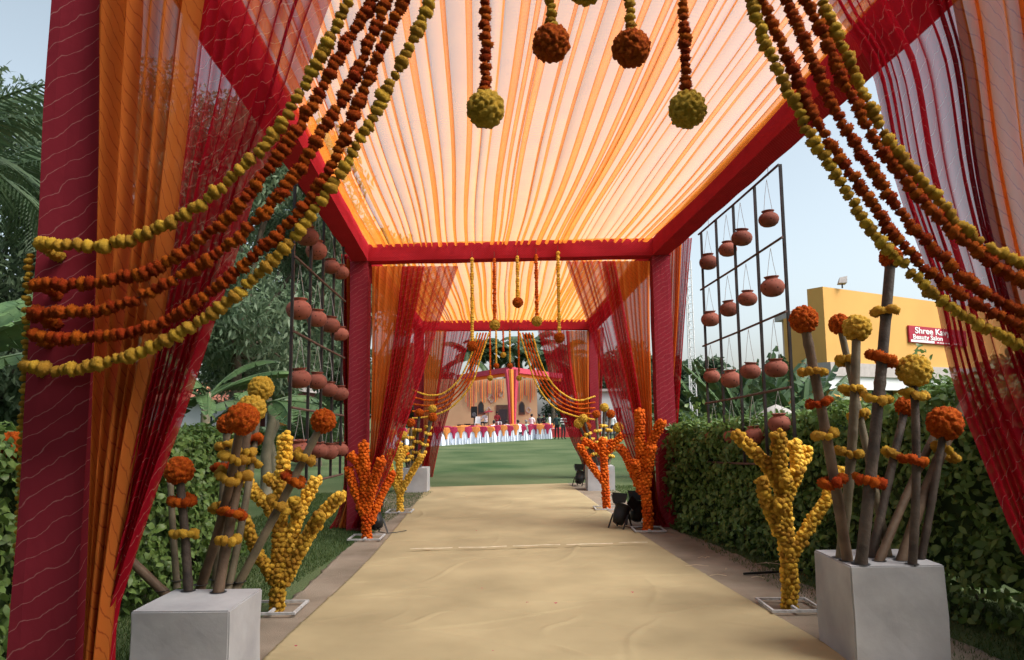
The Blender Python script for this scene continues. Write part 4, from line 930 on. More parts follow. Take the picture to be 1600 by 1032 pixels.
def palm(name, label, base, h, nfr, L, mat, seed, group=None, tr=.15, curve=.9, cat='palm', lw=.035, up0=.6):
    r = np.random.default_rng(seed); base = Vector(base); t = empty(name, base, label, cat, group)
    if h > .3:
        m = MB(); tp = [base + Vector((.05 * math.sin(i), .03 * math.cos(i * 1.3), h * i / 8)) for i in range(9)]; m.tube(tp, list(np.linspace(tr * 1.2, tr * .8, 9)), 10); m.build('trunk', M['bark'], t, smooth=True)
    top = base + Vector((0, 0, h))
    for k in range(nfr):
        az = 6.2832 * k / nfr * 1.0 + r.uniform(-.25, .25); el = up0 + r.uniform(-.75, .65); Lk = L * r.uniform(.8, 1.1)
        pts = []; p = top.copy(); e_ = el
        for j in range(13):
            pts.append(p.copy()); p = p + Vector((math.cos(az) * math.cos(e_), math.sin(az) * math.cos(e_), math.sin(e_))) * Lk / 12; e_ -= curve * 2 / 12 * (.5 + j / 12)
        m = MB(); m.tube(pts, list(np.linspace(.03, .006, 13)), 5)
        A = np.array([pts[0].lerp(pts[0], 0)] + []) if False else np.array(resample(pts, Lk / 44)); tg = np.gradient(A, axis=0); tg /= np.linalg.norm(tg, axis=1)[:, None]
        sv = np.cross(tg, (0, 0, 1)); sv /= np.linalg.norm(sv, axis=1)[:, None] + 1e-9
        V = []; T = []
        for j in range(5, len(A)):
            f = j / len(A); ll = Lk * .24 * math.sin(math.pi * min(1, .12 + .86 * f)) ** .6
            for s in (-1, 1):
                d = sv[j] * s + tg[j] * .75 + np.array([0, 0, -.35 - .25 * r.random()]); d /= np.linalg.norm(d); w_ = tg[j] * lw
                n0 = len(V); V += [A[j] - w_ * .5, A[j] + w_ * .5, A[j] + d * ll * .55 + w_ * .5 + np.array([0, 0, .02]), A[j] + d * ll * .55 - w_ * .5, A[j] + d * ll - np.array([0, 0, .15 * ll])]
                T += [(n0, n0 + 1, n0 + 2, n0 + 3), (n0 + 3, n0 + 2, n0 + 4)]
        m.add(V, T); m.build('frond', M[mat], t)
    return t
palm('palm_tree', 'feathery palm at the top left corner', (-8.6, 10.6, 0), 5.7, 17, 3.4, 'palm', 201, None, .15, .9)
palm('palm_tree', 'second feathery palm farther behind at the left edge', (-10.5, 14, 0), 6.2, 14, 3.4, 'palm', 202, None, .17, .9)
for i, (px, Y, h, lb_) in enumerate([(735, 78, 7.6, 'leftmost palm behind the stage wall'), (768, 82, 8.6, 'second palm behind the stage wall'), (800, 80, 8.0, 'middle palm behind the stage wall'), (832, 84, 9.0, 'fourth palm behind the stage wall'), (862, 79, 7.4, 'rightmost palm behind the stage wall'), (880, 88, 8.6, 'palm right of the stage wall')]):
    palm('palm_tree', lb_, ((px - 800) / F * Y, Y, 0), h, 15, 4.2, 'palm', 210 + i, 'palms behind the stage', .22, .9, lw=.16)
palm('spiky_shrub', 'dark spiky shrub beside the left hedge', (-5.6, 13.0, 0), .35, 16, 1.1, 'palm', 230, None, .15, .5, 'shrub', .03, .9)
palm('spiky_shrub', 'pale-stemmed spiky shrub behind the left pot grid', (-6.6, 25.0, 0), .5, 15, 2.2, 'palm', 231, None, .15, .45, 'shrub', .05, 1.1)
def blade(base, az, el, L, W, curve, seed, stalk=.25, tear=True):
    """one large torn leaf: strip blade with a raised midrib and a stalk"""
    r = np.random.default_rng(seed); n = 16; pts = []; p = Vector(base); e_ = el
    for j in range(n + 1):
        pts.append(p.copy()); p = p + Vector((math.cos(az) * math.cos(e_), math.sin(az) * math.cos(e_), math.sin(e_))) * L / n; e_ -= curve / n * (.4 + 1.2 * j / n)
    V = []; Fq = []
    sd_ = Vector((-math.sin(az), math.cos(az), 0)); roll = r.uniform(-.5, .5)
    k0 = int(n * stalk)
    for s in (-1, 1):
        prev = None
        for j in range(k0, n):
            f0, f1 = (j - k0) / (n - k0), (j + 1 - k0) / (n - k0)
            w0, w1 = [W * math.sin(math.pi * min(.97, .06 + .9 * f)) ** .55 for f in (f0, f1)]
            tg = (pts[min(j + 1, n)] - pts[j]).normalized(); nn = tg.cross(sd_) * -1
            def edge(q, w_, lag): return pts[q] + (sd_ * s * math.cos(.35 + roll * s) + nn * math.sin(.35 + roll * s) * .9) * w_ + tg * lag - Vector((0, 0, .10 * w_))
            tearj = tear and r.random() < .45; lag0 = r.uniform(-.02, .03) * L if tear else 0
            e0 = edge(j, w0 * (r.uniform(.85, 1) if tear else 1), lag0); e1 = edge(j + 1, w1 * (r.uniform(.85, 1) if tear else 1), lag0 * .5 + (-.03 * L if tearj else 0))
            m0 = pts[j].lerp(e0, .5) + nn * .03; m1 = pts[j + 1].lerp(e1, .5) + nn * .03
            b = len(V); V += [pts[j], pts[j + 1], m0, m1, e0, e1]
            Fq += [(b, b + 1, b + 3, b + 2), (b + 2, b + 3, b + 5, b + 4)]
    m = MB(); m.add(V, Fq); m.tube(pts, list(np.linspace(.035, .006, n + 1) * L / 2), 6); return m
def banana(name, label, base, h, nl, L, W, seed, fan=None, lo=.5, hi=1.2, tr=.12, curve=1.3, tear=True, group=None):
    r = np.random.default_rng(seed); base = Vector(base); t = empty(name, base, label, 'banana plant' if fan is None else 'palm', group)
    m = MB(); tp = [base + Vector((.02 * i * r.normal(), .02 * i * r.normal(), h * i / 5)) for i in range(6)]; m.tube(tp, list(np.linspace(tr, tr * .65, 6)), 10); m.build('stalk', M['stalk'], t, smooth=True)
    top = tp[-1] - Vector((0, 0, .1))
    for k in range(nl):
        if fan is None: az = 6.2832 * k / nl + r.uniform(-.4, .4); el = r.uniform(lo, hi)
        else:
            f = -1 + 2 * k / (nl - 1); az = fan if f >= 0 else fan + math.pi; el = math.pi / 2 - abs(f) * 1.1 + r.uniform(-.06, .06); az += r.uniform(-.2, .2)
        blade(top, az, el, L * r.uniform(.8, 1.1), W * r.uniform(.8, 1.1), curve * r.uniform(.7, 1.2), seed * 50 + k, .25 if fan is None else .48, tear).build('leaf', M['banana'], t)
    return t
banana('banana_plant', 'banana plant with big leaves at the left edge, nearer one', (-6.9, 8.6, 0), 2.0, 8, 2.3, .34, 301)
banana('banana_plant', 'banana plant at the left edge, farther one', (-8.6, 11.5, 0), 2.5, 9, 2.6, .36, 302)
banana('banana_plant', 'banana plant with torn drooping leaves behind the left hedge', (-5.9, 14.5, 0), 2.1, 8, 2.0, .30, 303, lo=.1, hi=1.0)
banana('banana_plant', 'banana plant nearest to the white house', (-5.0, 15.2, 0), 2.0, 7, 1.7, .28, 304, lo=.1, hi=1.0)
banana('banana_plant', 'banana plant close to the left grid with a leaning stalk', (-5.8, 18.0, 0), 1.8, 7, 1.9, .28, 305, lo=.2, hi=1.0)
for i, (px, Y, h, lb_) in enumerate([(1118, 19, .9, 'left'), (1160, 18, 1.0, 'second'), (1196, 19.5, 1.1, 'third'), (1238, 18.5, 1.0, 'right')]):
    banana('paddle_leaf_palm', f'{lb_} paddle-leaf palm behind the right pot grid', ((px - 800) / F * Y, Y, 0), h, 11, 2.3, .26, 320 + i, fan=.15 * i, tr=.10, curve=.35, tear=True, group='paddle-leaf palms on the right')
palm('spiky_shrub', 'grey green spiky shrub before the yellow building', (6.3, 14.2, 0), .75, 18, .9, 'palm', 240, None, .10, .6, 'shrub', .03, .8)
V, T = ICO3; r_ = np.random.default_rng(5); c = Vector((6.0, 17.0, .8))
Vr = V * np.array([1.0, .7, .85]) * (1 + .13 * np.sin(V[:, :1] * 5 + 1) + .10 * np.sin(V[:, 1:2] * 7) + r_.normal(0, .02, (len(V), 1)))
tag(mk('boulder', Vr + np.array(c), T, M['rock'], base=(6.0, 17.0, 0)), 'pale boulder behind the right hedge under the pot grid', 'boulder')

# ------------------------------------------------------------------ buildings
def rect(mb, a, b, z0, z1, th, m=0, off=0.0):
    """upright slab along a->b (ground points) standing th thick behind its front face, off in front"""
    d = (b - a).normalized(); n = Vector((d.y, -d.x, 0))          # faces the camera when a is left of b
    a_ = a + n * off; b_ = b + n * off; q = -n * th
    mb.hexa([Z(a_, z0), Z(b_, z0), Z(b_ + q, z0), Z(a_ + q, z0), Z(a_, z1), Z(b_, z1), Z(b_ + q, z1), Z(a_ + q, z1)], m); return mb
def lerpz(a, b, f): return a.lerp(b, f)
# yellow salon building
A = P(1292, 560, 20.0); A.z = 0; Bq = P(1480, 478, 23.4); Bq.z = 0; Bq = A + (Bq - A) * 2.0
SB = empty('salon_building', A, 'yellow building with a salon sign behind the right hedge', 'building')
zt = P(1297, 448, 20.0).z; zl = P(1288, 572, 20).z + .35
m = MB(); rect(m, A, Bq, zl - .25, zt, .5); m.build('fascia', M['yellow_wall'], SB)
m = MB(); rect(m, A + Vector((.0, .0, 0)), Bq, zl - .62, zl - .25, .9, off=.10); m.build('band', M['slab'], SB)
m = MB(); rect(m, A, Bq, zl - .98, zl - .62, .9, off=.02); m.build('lintel', M['white_wall'], SB)
m = MB(); rect(m, A + (Bq - A) * .01, A + (Bq - A) * .12, 0, zl - .98, .8, off=-.05); m.build('wall', M['yellow_wall'], SB)
m = MB(); rect(m, A + (Bq - A) * .12, A + (Bq - A) * .56, 0, zl - .98, .2, off=-.5); m.build('shop_front', M['glass'], SB)
for f in (.23, .34, .45):
    m = MB(); rect(m, A + (Bq - A) * f, A + (Bq - A) * (f + .008), 0, zl - .985, .1, off=-.40); m.build('mullion', M['dark'], SB)
m = MB(); rect(m, A + (Bq - A) * .56, Bq, 0, zl - .98, .8, off=-.05); m.build('wall', M['yellow_wall'], SB)
d0 = (Bq - A).normalized(); m = MB(); q = A + (Bq - A) * .985; rect(m, A + d0 * 3.2 + Vector((.4, .6, 0)), q + Vector((.4, .6, 0)), 0, zt - .15, 4.0); m.build('rear_block', M['yellow_wall'], SB)
d = (Bq - A).normalized(); n_ = Vector((d.y, -d.x, 0))
s0 = PV(1421, 545, A + n_ * .04, Bq + n_ * .04); s1 = PV(1505, 500, A + n_ * .04, Bq + n_ * .04)
stp = PV(1421, 509, A + n_ * .04, Bq + n_ * .04).z; sbt = PV(1421, 535, A + n_ * .04, Bq + n_ * .04).z
s0g, s1g = Z(s0, 0), Z(s0, 0) + d * 3.3
SG = empty('salon_sign', Z(s0, sbt), 'maroon beauty salon signboard with white lettering', 'sign')
m = MB(); rect(m, s0g, s1g, sbt, stp, .05, off=.03); m.build('board', M['sign_red'], SG)
hS = stp - sbt
m = MB(); rect(m, s0g + d * .06, s0g + d * 1.35, sbt + hS * .03, sbt + hS * .17, .004, off=.036); m.build('white_strip', M['sign_white'], SG)
for k in range(9):
    m = MB(); rect(m, s0g + d * (1.5 + .155 * k), s0g + d * (1.5 + .155 * k + .11), sbt + hS * (.06), sbt + hS * .115, .004, off=.036); m.build('small_print', M['sign_white'], SG)
def text(body, loc, size, ang, parent, mat, xs=1.0):
    cu = bpy.data.curves.new('lettering', 'FONT'); cu.body = body; cu.size = size; cu.extrude = .004; cu.offset = size * .018; cu.materials.append(mat)
    tmp = bpy.data.objects.new('lettering_curve', cu); COL.objects.link(tmp)
    me = bpy.data.meshes.new_from_object(tmp.evaluated_get(bpy.context.evaluated_depsgraph_get())); bpy.data.objects.remove(tmp)
    me.materials.clear(); me.materials.append(mat)
    o = bpy.data.objects.new('lettering', me); COL.objects.link(o); o.parent = parent
    o.location = Vector(loc) - ORG[parent.name]; o.rotation_euler = (math.pi / 2, 0, ang); o.scale = (xs, 1, 1); o['kind'] = 'stuff'; return o
ang = math.atan2(d.y, d.x)
text('Shree Kavya', s0g + d * .30 + n_ * .037 + Vector((0, 0, sbt + hS * .57)), hS * .52, ang, SG, M['sign_white'], 1.65)
text('Beauty Salon', s0g + d * .16 + n_ * .037 + Vector((0, 0, sbt + hS * .22)), hS * .40, ang, SG, M['sign_white'], 1.6)
fl = P(1316, 448, 20.3); fl.z = zt
FL = empty('floodlight', fl, 'small floodlight standing on the roof edge of the yellow building', 'lamp')
m = MB(); m.tube([fl, fl + Vector((0, 0, .16))], .02, 6); m.build('stem', M['iron'], FL)
m = MB(); m.hexa([fl + Vector(v) for v in ((-.12, -.08, .14), (.10, -.10, .14), (.10, .06, .10), (-.12, .06, .10), (-.06, -.02, .30), (.14, -.04, .34), (.14, .06, .30), (-.06, .06, .26))]); m.build('head', M['slab'], FL)
def block_house(name, label, px0, px1, Y, zwall, wallm, roof=None, wins=(), depth=4.0, door=None, extra=None):
    x0 = (px0 - 800) / F * Y; x1 = (px1 - 800) / F * Y
    t = empty(name, ((x0 + x1) / 2, Y, 0), label, 'building'); m = MB(); m.box(x0, x1, Y, Y + depth, 0, zwall); m.build('wall', wallm, t)
    if roof == 'tile':
        nrow = 5; hr = .85; run = 2.0
        for i in range(nrow):
            y0 = Y - .35 + run * i / nrow; z0 = zwall - .08 + hr * i / nrow; n = int((x1 - x0 + .4) / .28); m = MB(); V = []; Q = []
            for k in range(n * 4 + 1):
                xx = x0 - .2 + k * .07; zz = .05 * abs(math.sin(k * math.pi / 4)); V += [(xx, y0, z0 + zz + .035), (xx, y0 + run / nrow + .06, z0 + zz + hr / nrow + .03), (xx, y0, z0 - .02)]
            for k in range(n * 4): Q += [(3 * k, 3 * k + 3, 3 * k + 4, 3 * k + 1), (3 * k + 2, 3 * k + 5, 3 * k + 3, 3 * k)]
            m.add(V, Q); m.build('tile_course', M['tile'], t)
        m = MB(); m.box(x0 - .2, x1 + .2, Y + 1.66, Y + 1.9, zwall + hr - .1, zwall + hr + .07); m.build('ridge', M['tile'], t)
    elif roof:
        m = MB(); m.box(x0 - .25, x1 + .25, Y - .35, Y + depth + .1, zwall + .002, zwall + .22); m.build('roof_slab', roof, t)
    for (a_, b_, z0, z1) in wins:
        xa = (a_ - 800) / F * Y; xb = (b_ - 800) / F * Y
        fm = MB(); fw = .06
        fm.box(xa - fw, xb + fw, Y - .05, Y + .02, z0 - fw, z0); fm.box(xa - fw, xb + fw, Y - .05, Y + .02, z1, z1 + fw); fm.box(xa - fw, xa, Y - .05, Y + .02, z0, z1); fm.box(xb, xb + fw, Y - .05, Y + .02, z0, z1); fm.box((xa + xb) / 2 - .02, (xa + xb) / 2 + .02, Y - .045, Y + .02, z0, z1)
        wo_ = fm.build('window', M['white_metal'], t); pm = MB(); pm.box(xa, xb, Y - .02, Y + .03, z0, z1); pm.build('pane', M['glass'], wo_)
    return t, x0, x1
block_house('white_house', 'low white house with a red tiled roof seen behind the left hedge', 225, 402, 36, 2.5, M['white_wall'], 'tile', [(318, 334, 1.0, 1.9), (372, 388, 1.0, 1.9)])
t, x0, x1 = block_house('maroon_house', 'small maroon building with a white trim beside the tiled white house', 408, 462, 36.5, 2.9, M['maroon_wall'], M['slab'], [(418, 430, .9, 1.8)])
m = MB(); m.box(x0 - .1, x1 - .9, 36.0, 36.5, 1.95, 2.15); m.build('awning', M['white_wall'], t)
sg = empty('direction_sign', ((441 - 800) / F * 36.3, 36.3, 0), 'small orange arrow sign by the maroon building', 'sign')
xx = (441 - 800) / F * 36.3; m = MB(); m.tube([(xx, 36.3, 0), (xx, 36.3, 1.6)], .03, 6); m.build('pole', M['iron'], sg)
for k, zz in enumerate((1.62, 1.35, 1.08)):
    m = MB(); m.add([(xx - .35, 36.24, zz - .10), (xx + .25, 36.24, zz - .10), (xx + .38, 36.24, zz), (xx + .25, 36.24, zz + .10), (xx - .35, 36.24, zz + .10), (xx - .35, 36.28, zz - .10), (xx + .25, 36.28, zz - .10), (xx + .38, 36.28, zz), (xx + .25, 36.28, zz + .10), (xx - .35, 36.28, zz + .10)], [(0, 1, 2, 3, 4), (9, 8, 7, 6, 5), (0, 5, 6, 1), (1, 6, 7, 2), (2, 7, 8, 3), (3, 8, 9, 4), (4, 9, 5, 0)]); m.build('arrow_board', M['sign_orange'], sg)
t, x0, x1 = block_house('balcony_house', 'white two-storey house with a balcony at the far left edge', -140, 72, 24, 5.2, M['white_wall'], M['slab'], [(-30, -2, 3.2, 4.4), (22, 48, 3.2, 4.4), (14, 40, .8, 1.9)])
m = MB(); m.box(x0, x1 + .3, 22.9, 24, 2.55, 2.75); m.build('balcony_slab', M['white_wall'], t)
for k in range(16):
    m = MB(); xb = x0 + (x1 - x0) * k / 15; m.bar((xb, 22.95, 2.75), (xb, 22.95, 3.55), .04); m.build('baluster', M['white_metal'], t)
m = MB(); m.bar((x0, 22.95, 3.58), (x1, 22.95, 3.58), .07); m.build('handrail', M['white_metal'], t)
block_house('pink_house', 'pale pinkish building left of the yellow building', 1243, 1300, 28, 5.2, M['pink_wall'], M['slab'], [(1256, 1270, 3.0, 4.2)], depth=1.2)
block_house('white_kiosk', 'small white building far beyond the right curtain', 936, 992, 64, 3.6, M['white_wall'], M['slab'], [(942, 950, 1.0, 2.2), (960, 968, 1.0, 2.2)])
# added block, unseen behind the camera, that shades the near end of the tunnel
SHADE = empty('shade_block', (0, -2, 0), 'added unseen shading block behind the camera', 'building')
m = MB(); m.box(-9, -1.8, -2.6, -1.4, 0, 6.5); m.build('wall', M['slab'], SHADE)
m = MB(); m.box(1.8, 9, -2.6, -1.4, 0, 6.5); m.build('wall', M['slab'], SHADE)
m = MB(); m.box(-1.8, 1.8, -2.6, -1.4, 3.2, 6.5); m.build('shade_bridge', M['slab'], SHADE)
m = MB(); m.box(-5, 5, -1.4, .4, 4.6, 4.8); m.build('shade_roof', M['slab'], SHADE)
# lattice mast
mx = (1080 - 800) / F * 32; MT = empty('lattice_mast', (mx, 32, 0), 'tall white lattice mast right of the tunnel', 'mast'); hm = P(1080, 408, 32).z
for sx, sy in ((-.15, -.1), (.15, -.1), (0, .16)):
    m = MB(); m.tube([(mx + sx, 32 + sy, 0), (mx + sx * .8, 32 + sy * .8, hm)], .028, 6); m.build('leg', M['white_metal'], MT)
m = MB(); k = 0; z = .3
while z < hm - .3:
    pts3 = [Vector((mx + sx, 32 + sy, z)) for sx, sy in ((-.15, -.1), (.15, -.1), (0, .16))]
    for i in range(3): m.bar(pts3[i], pts3[(i + 1) % 3], .018); m.bar(pts3[i], pts3[(i + 1) % 3] + Vector((0, 0, .38)), .014)
    z += .38
m.build('bracing', M['white_metal'], MT)
m = MB(); m.box(mx - .5, mx + .45, 31.7, 32.4, 0, .55); m.build('footing', M['white_wall'], MT)

# ------------------------------------------------------------------ stage at the far end
YS = 62.0
sx = lambda px, Y=YS: (px - 800) / F * Y
ST = empty('stage_wall', (sx(760), YS, 0), 'beige stage backdrop building with arched windows and hanging ribbons', 'building')
zW = P(760, 592, YS).z
m = MB(); m.box(sx(655), sx(838), YS, YS + 3, 0, zW); m.build('wall', M['beige_wall'], ST)
m = MB(); m.box(sx(774), sx(794), YS - .08, YS + .05, .75, P(780, 633, YS).z); dd = m.build('door', M['wood'], ST)
m = MB(); m.box(sx(779), sx(791), YS - .12, YS - .085, .78, P(780, 640, YS).z); m.build('door_leaf', M['dark'], dd)
for px in (750.5, 814):
    x = sx(px); w_ = .20; z0 = P(px, 646, YS).z; z1 = P(px, 634, YS).z; ap = P(px, 628.5, YS).z
    def arch(k, y0, y1):
        out = [(x - w_ * k, z0 - .06 * (k - 1) * 8), (x + w_ * k, z0 - .06 * (k - 1) * 8), (x + w_ * k, z1), (x + w_ * .6 * k, z1 + (ap - z1) * .62 * k), (x, ap + (k - 1) * .3), (x - w_ * .6 * k, z1 + (ap - z1) * .62 * k), (x - w_ * k, z1)]
        q = MB(); n = len(out); q.add([(a, y0, b) for a, b in out] + [(a, y1, b) for a, b in out], [tuple(range(n)), tuple(range(2 * n - 1, n - 1, -1))] + [(i, n + i, n + (i + 1) % n, (i + 1) % n) for i in range(n)]); return q
    o = arch(1.25, YS - .06, YS + .03).build('window', M['wood'], ST); arch(.85, YS - .09, YS - .061).build('pane', M['glass'], o)
for i, (px, py) in enumerate([(782, 614), (768, 623), (763.5, 641), (826, 641)]):
    c = P(px, py, YS - .06); s = .28 if i < 2 else .22; m = MB()
    for a_, b_ in (((-s, 0), (0, s * 1.2)), ((0, s * 1.2), (s, 0)), ((s, 0), (0, -s * 1.2)), ((0, -s * 1.2), (-s, 0))): m.bar((c.x + a_[0], YS - .05, c.z + a_[1]), (c.x + b_[0], YS - .05, c.z + b_[1]), .07, .05, up=(0, 1, 0))
    m.build('diamond_ornament', M['slab'], ST)
rr = np.random.default_rng(8)
for k in range(34):
    px = 728 + 108 * k / 33 + rr.uniform(-1, 1)
    if 788 < px < 806: continue
    y_end = 612 + 16 * abs(math.sin(k * .55)) + rr.uniform(-3, 5) + (12 if px < 745 else 0); c0 = P(px, 594, YS - .15); c1 = P(px, y_end, YS - .15)
    m = MB(); m.tube([c0, c1], .032, 5); m.build('ribbon', M[('sash_o', 'stage_red', 'orange_cloth')[k % 3]], ST)
m = MB(); m.box(sx(650), sx(905), YS - 7.5, YS - .1, 0, .62); tag(m.build('stage_platform', M['stage_red'], None, False, (sx(770), YS - 7, 0)), 'low red carpeted stage platform before the beige wall', 'stage')
# corner pavilion before the stage
pc = P(797, 578, 56); PG = empty('stage_pavilion', Z(pc, 0), 'pink and orange draped pavilion corner before the stage', 'pavilion')
pl = P(716, 590, 63); pr = P(876, 588, 63)
for e_, nm in ((pl, 'beam'), (pr, 'beam')):
    m = MB(); m.bar(pc + Vector((0, 0, .0)), e_, .34, .40); m.build('beam', M['pink_cloth'], PG)
    m = MB(); m.bar(pc + Vector((0, .3, -.32)), e_ + Vector((0, .3, -.32)), .1, .26); m.build('valance', M['orange_cloth'], PG)
m = MB(); zb = .0
def col(xa0, xa1, xb0, xb1, mat, dy):
    q = MB(); n = 8; V = []; Q = []
    for i in range(n + 1):
        f = i / n; e_ = f ** .7; a_ = xa0 + (xb0 - xa0) * e_; b_ = xa1 + (xb1 - xa1) * e_; zz = pc.z * (1 - f) + 0.0 * f
        V += [(pc.x + a_, 55.7 + dy, zz), (pc.x + (a_ + b_) / 2, 55.6 + dy, zz), (pc.x + b_, 55.7 + dy, zz), (pc.x + (a_ + b_) / 2, 55.95 + dy, zz)]
    for i in range(n):
        for k in range(4): Q.append((4 * i + k, 4 * i + (k + 1) % 4, 4 * i + 4 + (k + 1) % 4, 4 * i + 4 + k))
    q.add(V, Q + [(0, 3, 2, 1), (4 * n, 4 * n + 1, 4 * n + 2, 4 * n + 3)]); q.build('drape', M[mat], PG)
col(-.45, -.12, -.05, .12, 'pink_cloth', 0); col(-.10, .26, .10, .24, 'orange_cloth', -.05); col(.24, .72, .16, .34, 'pink_cloth', .05)
# loudspeaker on the stage
zs = .62
def speaker(px, label):
    x = sx(px, 57); t = empty('loudspeaker', (x, 57, zs), label, 'loudspeaker'); m = MB(); m.tube([(x, 57, zs), (x, 57, zs + .9)], .05, 8); m.build('stand', M['black'], t)
    m = MB(); m.hexa([(x - .24, 56.75, zs + .85), (x + .24, 56.75, zs + .85), (x + .17, 57.2, zs + .85), (x - .17, 57.2, zs + .85), (x - .24, 56.75, zs + 1.72), (x + .24, 56.75, zs + 1.72), (x + .17, 57.2, zs + 1.72), (x - .17, 57.2, zs + 1.72)]); m.build('cabinet', M['black'], t)
    m = MB(); m.lathe([(0, 0), (.12, .01), (.17, .0)], (0, 0, 0), 14); m.v = [(x + v[0], 56.745 - v[2], zs + 1.1 + v[1]) for v in m.v]; m.build('woofer', M['lens'], t)
speaker(740, 'black loudspeaker on a stand at the left of the stage')
x = sx(729, 57); m = MB()
for k in range(3): m.box(x - .75 + k * .52, x - .27 + k * .52, 56.8, 57.3, zs + .002, zs + .36 + .05 * (k % 2))
tag(m.build('monitor_boxes', M['black'], None, False, (x, 57, zs)), 'row of low black amplifier boxes left of the loudspeaker', 'amplifier')
def plastic_chair(px, Y, z0, label):
    x = sx(px, Y); t = empty('plastic_chair', (x, Y, z0), label, 'chair'); 
    m = MB(); m.box(x - .24, x + .24, Y - .24, Y + .22, z0 + .42, z0 + .46); m.build('seat', M['white_metal'], t)
    m = MB(); m.hexa([(x - .23, Y + .20, z0 + .46), (x + .23, Y + .20, z0 + .46), (x + .23, Y + .24, z0 + .46), (x - .23, Y + .24, z0 + .46), (x - .18, Y + .30, z0 + .95), (x + .18, Y + .30, z0 + .95), (x + .18, Y + .34, z0 + .95), (x - .18, Y + .34, z0 + .95)]); m.build('backrest', M['white_metal'], t)
    for a_, b_ in ((-.2, -.2), (.2, -.2), (-.2, .2), (.2, .2)): m = MB(); m.bar((x + a_, Y + b_, z0 + .42), (x + a_ * 1.15, Y + b_ * 1.15, z0), .045); m.build('leg', M['white_metal'], t)
plastic_chair(745.5, 56.2, zs, 'white plastic chair beside the loudspeaker on the stage')

# ------------------------------------------------------------------ covered chairs on the lawn
def chair_meshes():
    # local: seen from behind, back of the chair at y=0 facing -y, seat goes to +y
    bm = bmesh.new(); prof = [(.235, .0), (.225, .25), (.205, .47), (.20, .70), (.185, .88), (.13, .95)]
    V = []; Q = []
    for w_, z in prof:
        dep = .50 if z < .46 else (.10 if z > .48 else .48); y0 = -.03 + .02 * (1 - z)
        k = 6
        for i in range(k + 1): V.append((-w_ + 2 * w_ * i / k, y0 - .025 * math.cos(i * math.pi) * (1 if z < .3 else .2) - .02 * math.sin(math.pi * i / k), z))
        V.append((w_, y0 + dep, z)); V.append((-w_, y0 + dep, z))
    c = 9
    for j in range(len(prof) - 1):
        for i in range(c): l = (i + 1) % c; Q.append((j * c + i, j * c + l, (j + 1) * c + l, (j + 1) * c + i))
    Q.append(tuple((len(prof) - 1) * c + i for i in range(c)))
    bm.free(); cover = [new_mesh('cover', V, Q, M['cover'])]
    s = MB(); V = []; Q = []
    rows = [(.110, .985, .0), (.180, .94, -.02), (.215, .82, -.03), (.205, .72, -.035), (.10, .63, -.04), (.075, .50, -.045), (.055, .34, -.05)]
    for w_, z, y in rows:
        for i in range(5): V.append((-w_ + w_ * i / 2, y - .045 - .015 * math.cos((i - 2) * 1.4), z))
    for j in range(len(rows) - 1):
        for i in range(4): Q.append((j * 5 + i + 1, j * 5 + i, (j + 1) * 5 + i, (j + 1) * 5 + i + 1))
    n = len(V)
    for w_, z, y in rows[:4]:
        for i in range(5): V.append((-w_ + w_ * i / 2, .12, z))
    for j in range(3):
        for i in range(4): Q.append((n + j * 5 + i, n + j * 5 + i + 1, n + (j + 1) * 5 + i + 1, n + (j + 1) * 5 + i))
        Q += [(j * 5, n + j * 5, n + (j + 1) * 5, (j + 1) * 5), (j * 5 + 4, (j + 1) * 5 + 4, n + (j + 1) * 5 + 4, n + j * 5 + 4)]
    for i in range(4): Q.append((i, i + 1, n + i + 1, n + i))
    return cover[0], {k: new_mesh('sash', V, Q, M[k]) for k in ('sash_m', 'sash_o')}
CV, SH = chair_meshes()
CNAME = {'sash_m': 'magenta', 'sash_o': 'orange'}
NTH = ['first', 'second', 'third', 'fourth', 'fifth', 'sixth', 'seventh', 'eighth', 'ninth', 'tenth', 'eleventh', 'twelfth', 'thirteenth', 'fourteenth', 'fifteenth', 'sixteenth', 'seventeenth', 'eighteenth', 'nineteenth', 'twentieth', 'twenty-first', 'twenty-second']
ga, gb = G(684, 697), G(857, 686)
rowdir = (gb - ga).normalized(); back = Vector((.35, 1.0, 0)).normalized()
def chair(p, yaw, key, label, group):
    t = empty('covered_chair', p, label, 'chair', group); R_ = Matrix.Rotation(yaw * 2.2, 3, 'Z').to_quaternion(); hz = random.uniform(.93, 1.06)
    inst('cover', CV, p, t, R_, (1.05, 1.05, hz)); inst('sash', SH[key], p, t, R_, (1.08, 1.05, hz + .02))
pxs = [856, 844, 828, 817, 806, 797, 787, 777, 767, 755.5, 744, 732, 720, 709, 697, 684, 671, 657, 643, 628, 612]
keys = ['sash_m', 'sash_o', 'sash_m', 'sash_m', 'sash_o', 'sash_m', 'sash_o', 'sash_m', 'sash_o', 'sash_m', 'sash_o', 'sash_m', 'sash_o', 'sash_m', 'sash_o', 'sash_m', 'sash_o', 'sash_m', 'sash_o', 'sash_m', 'sash_o']
def rowpt(px, off=0.0):
    a_ = ga + back * off; b_ = gb + back * off; p = PV(px, 690, a_, b_); p.z = 0; return p
for i, (px, k) in enumerate(zip(pxs, keys)):
    chair(rowpt(px), random.uniform(-.12, .12), k, f'white covered chair with {CNAME[k]} sash, {NTH[i]} from the right in the row nearest the carpet', 'covered chairs in the row nearest the carpet')
for rr_, (off, nm) in enumerate([(1.6, 'second'), (3.2, 'third'), (4.8, 'fourth'), (6.6, 'fifth'), (8.6, 'sixth')]):
    for i in range(16):
        px = 850 - 11.5 * i + rr_ * 3; k = ('sash_o', 'sash_m')[(i + rr_) % 2]
        chair(rowpt(px, off), random.uniform(-.12, .12), k, f'covered chair with {CNAME[k]} sash, {NTH[i]} from the right in the {nm} row', f'covered chairs in the {nm} row')

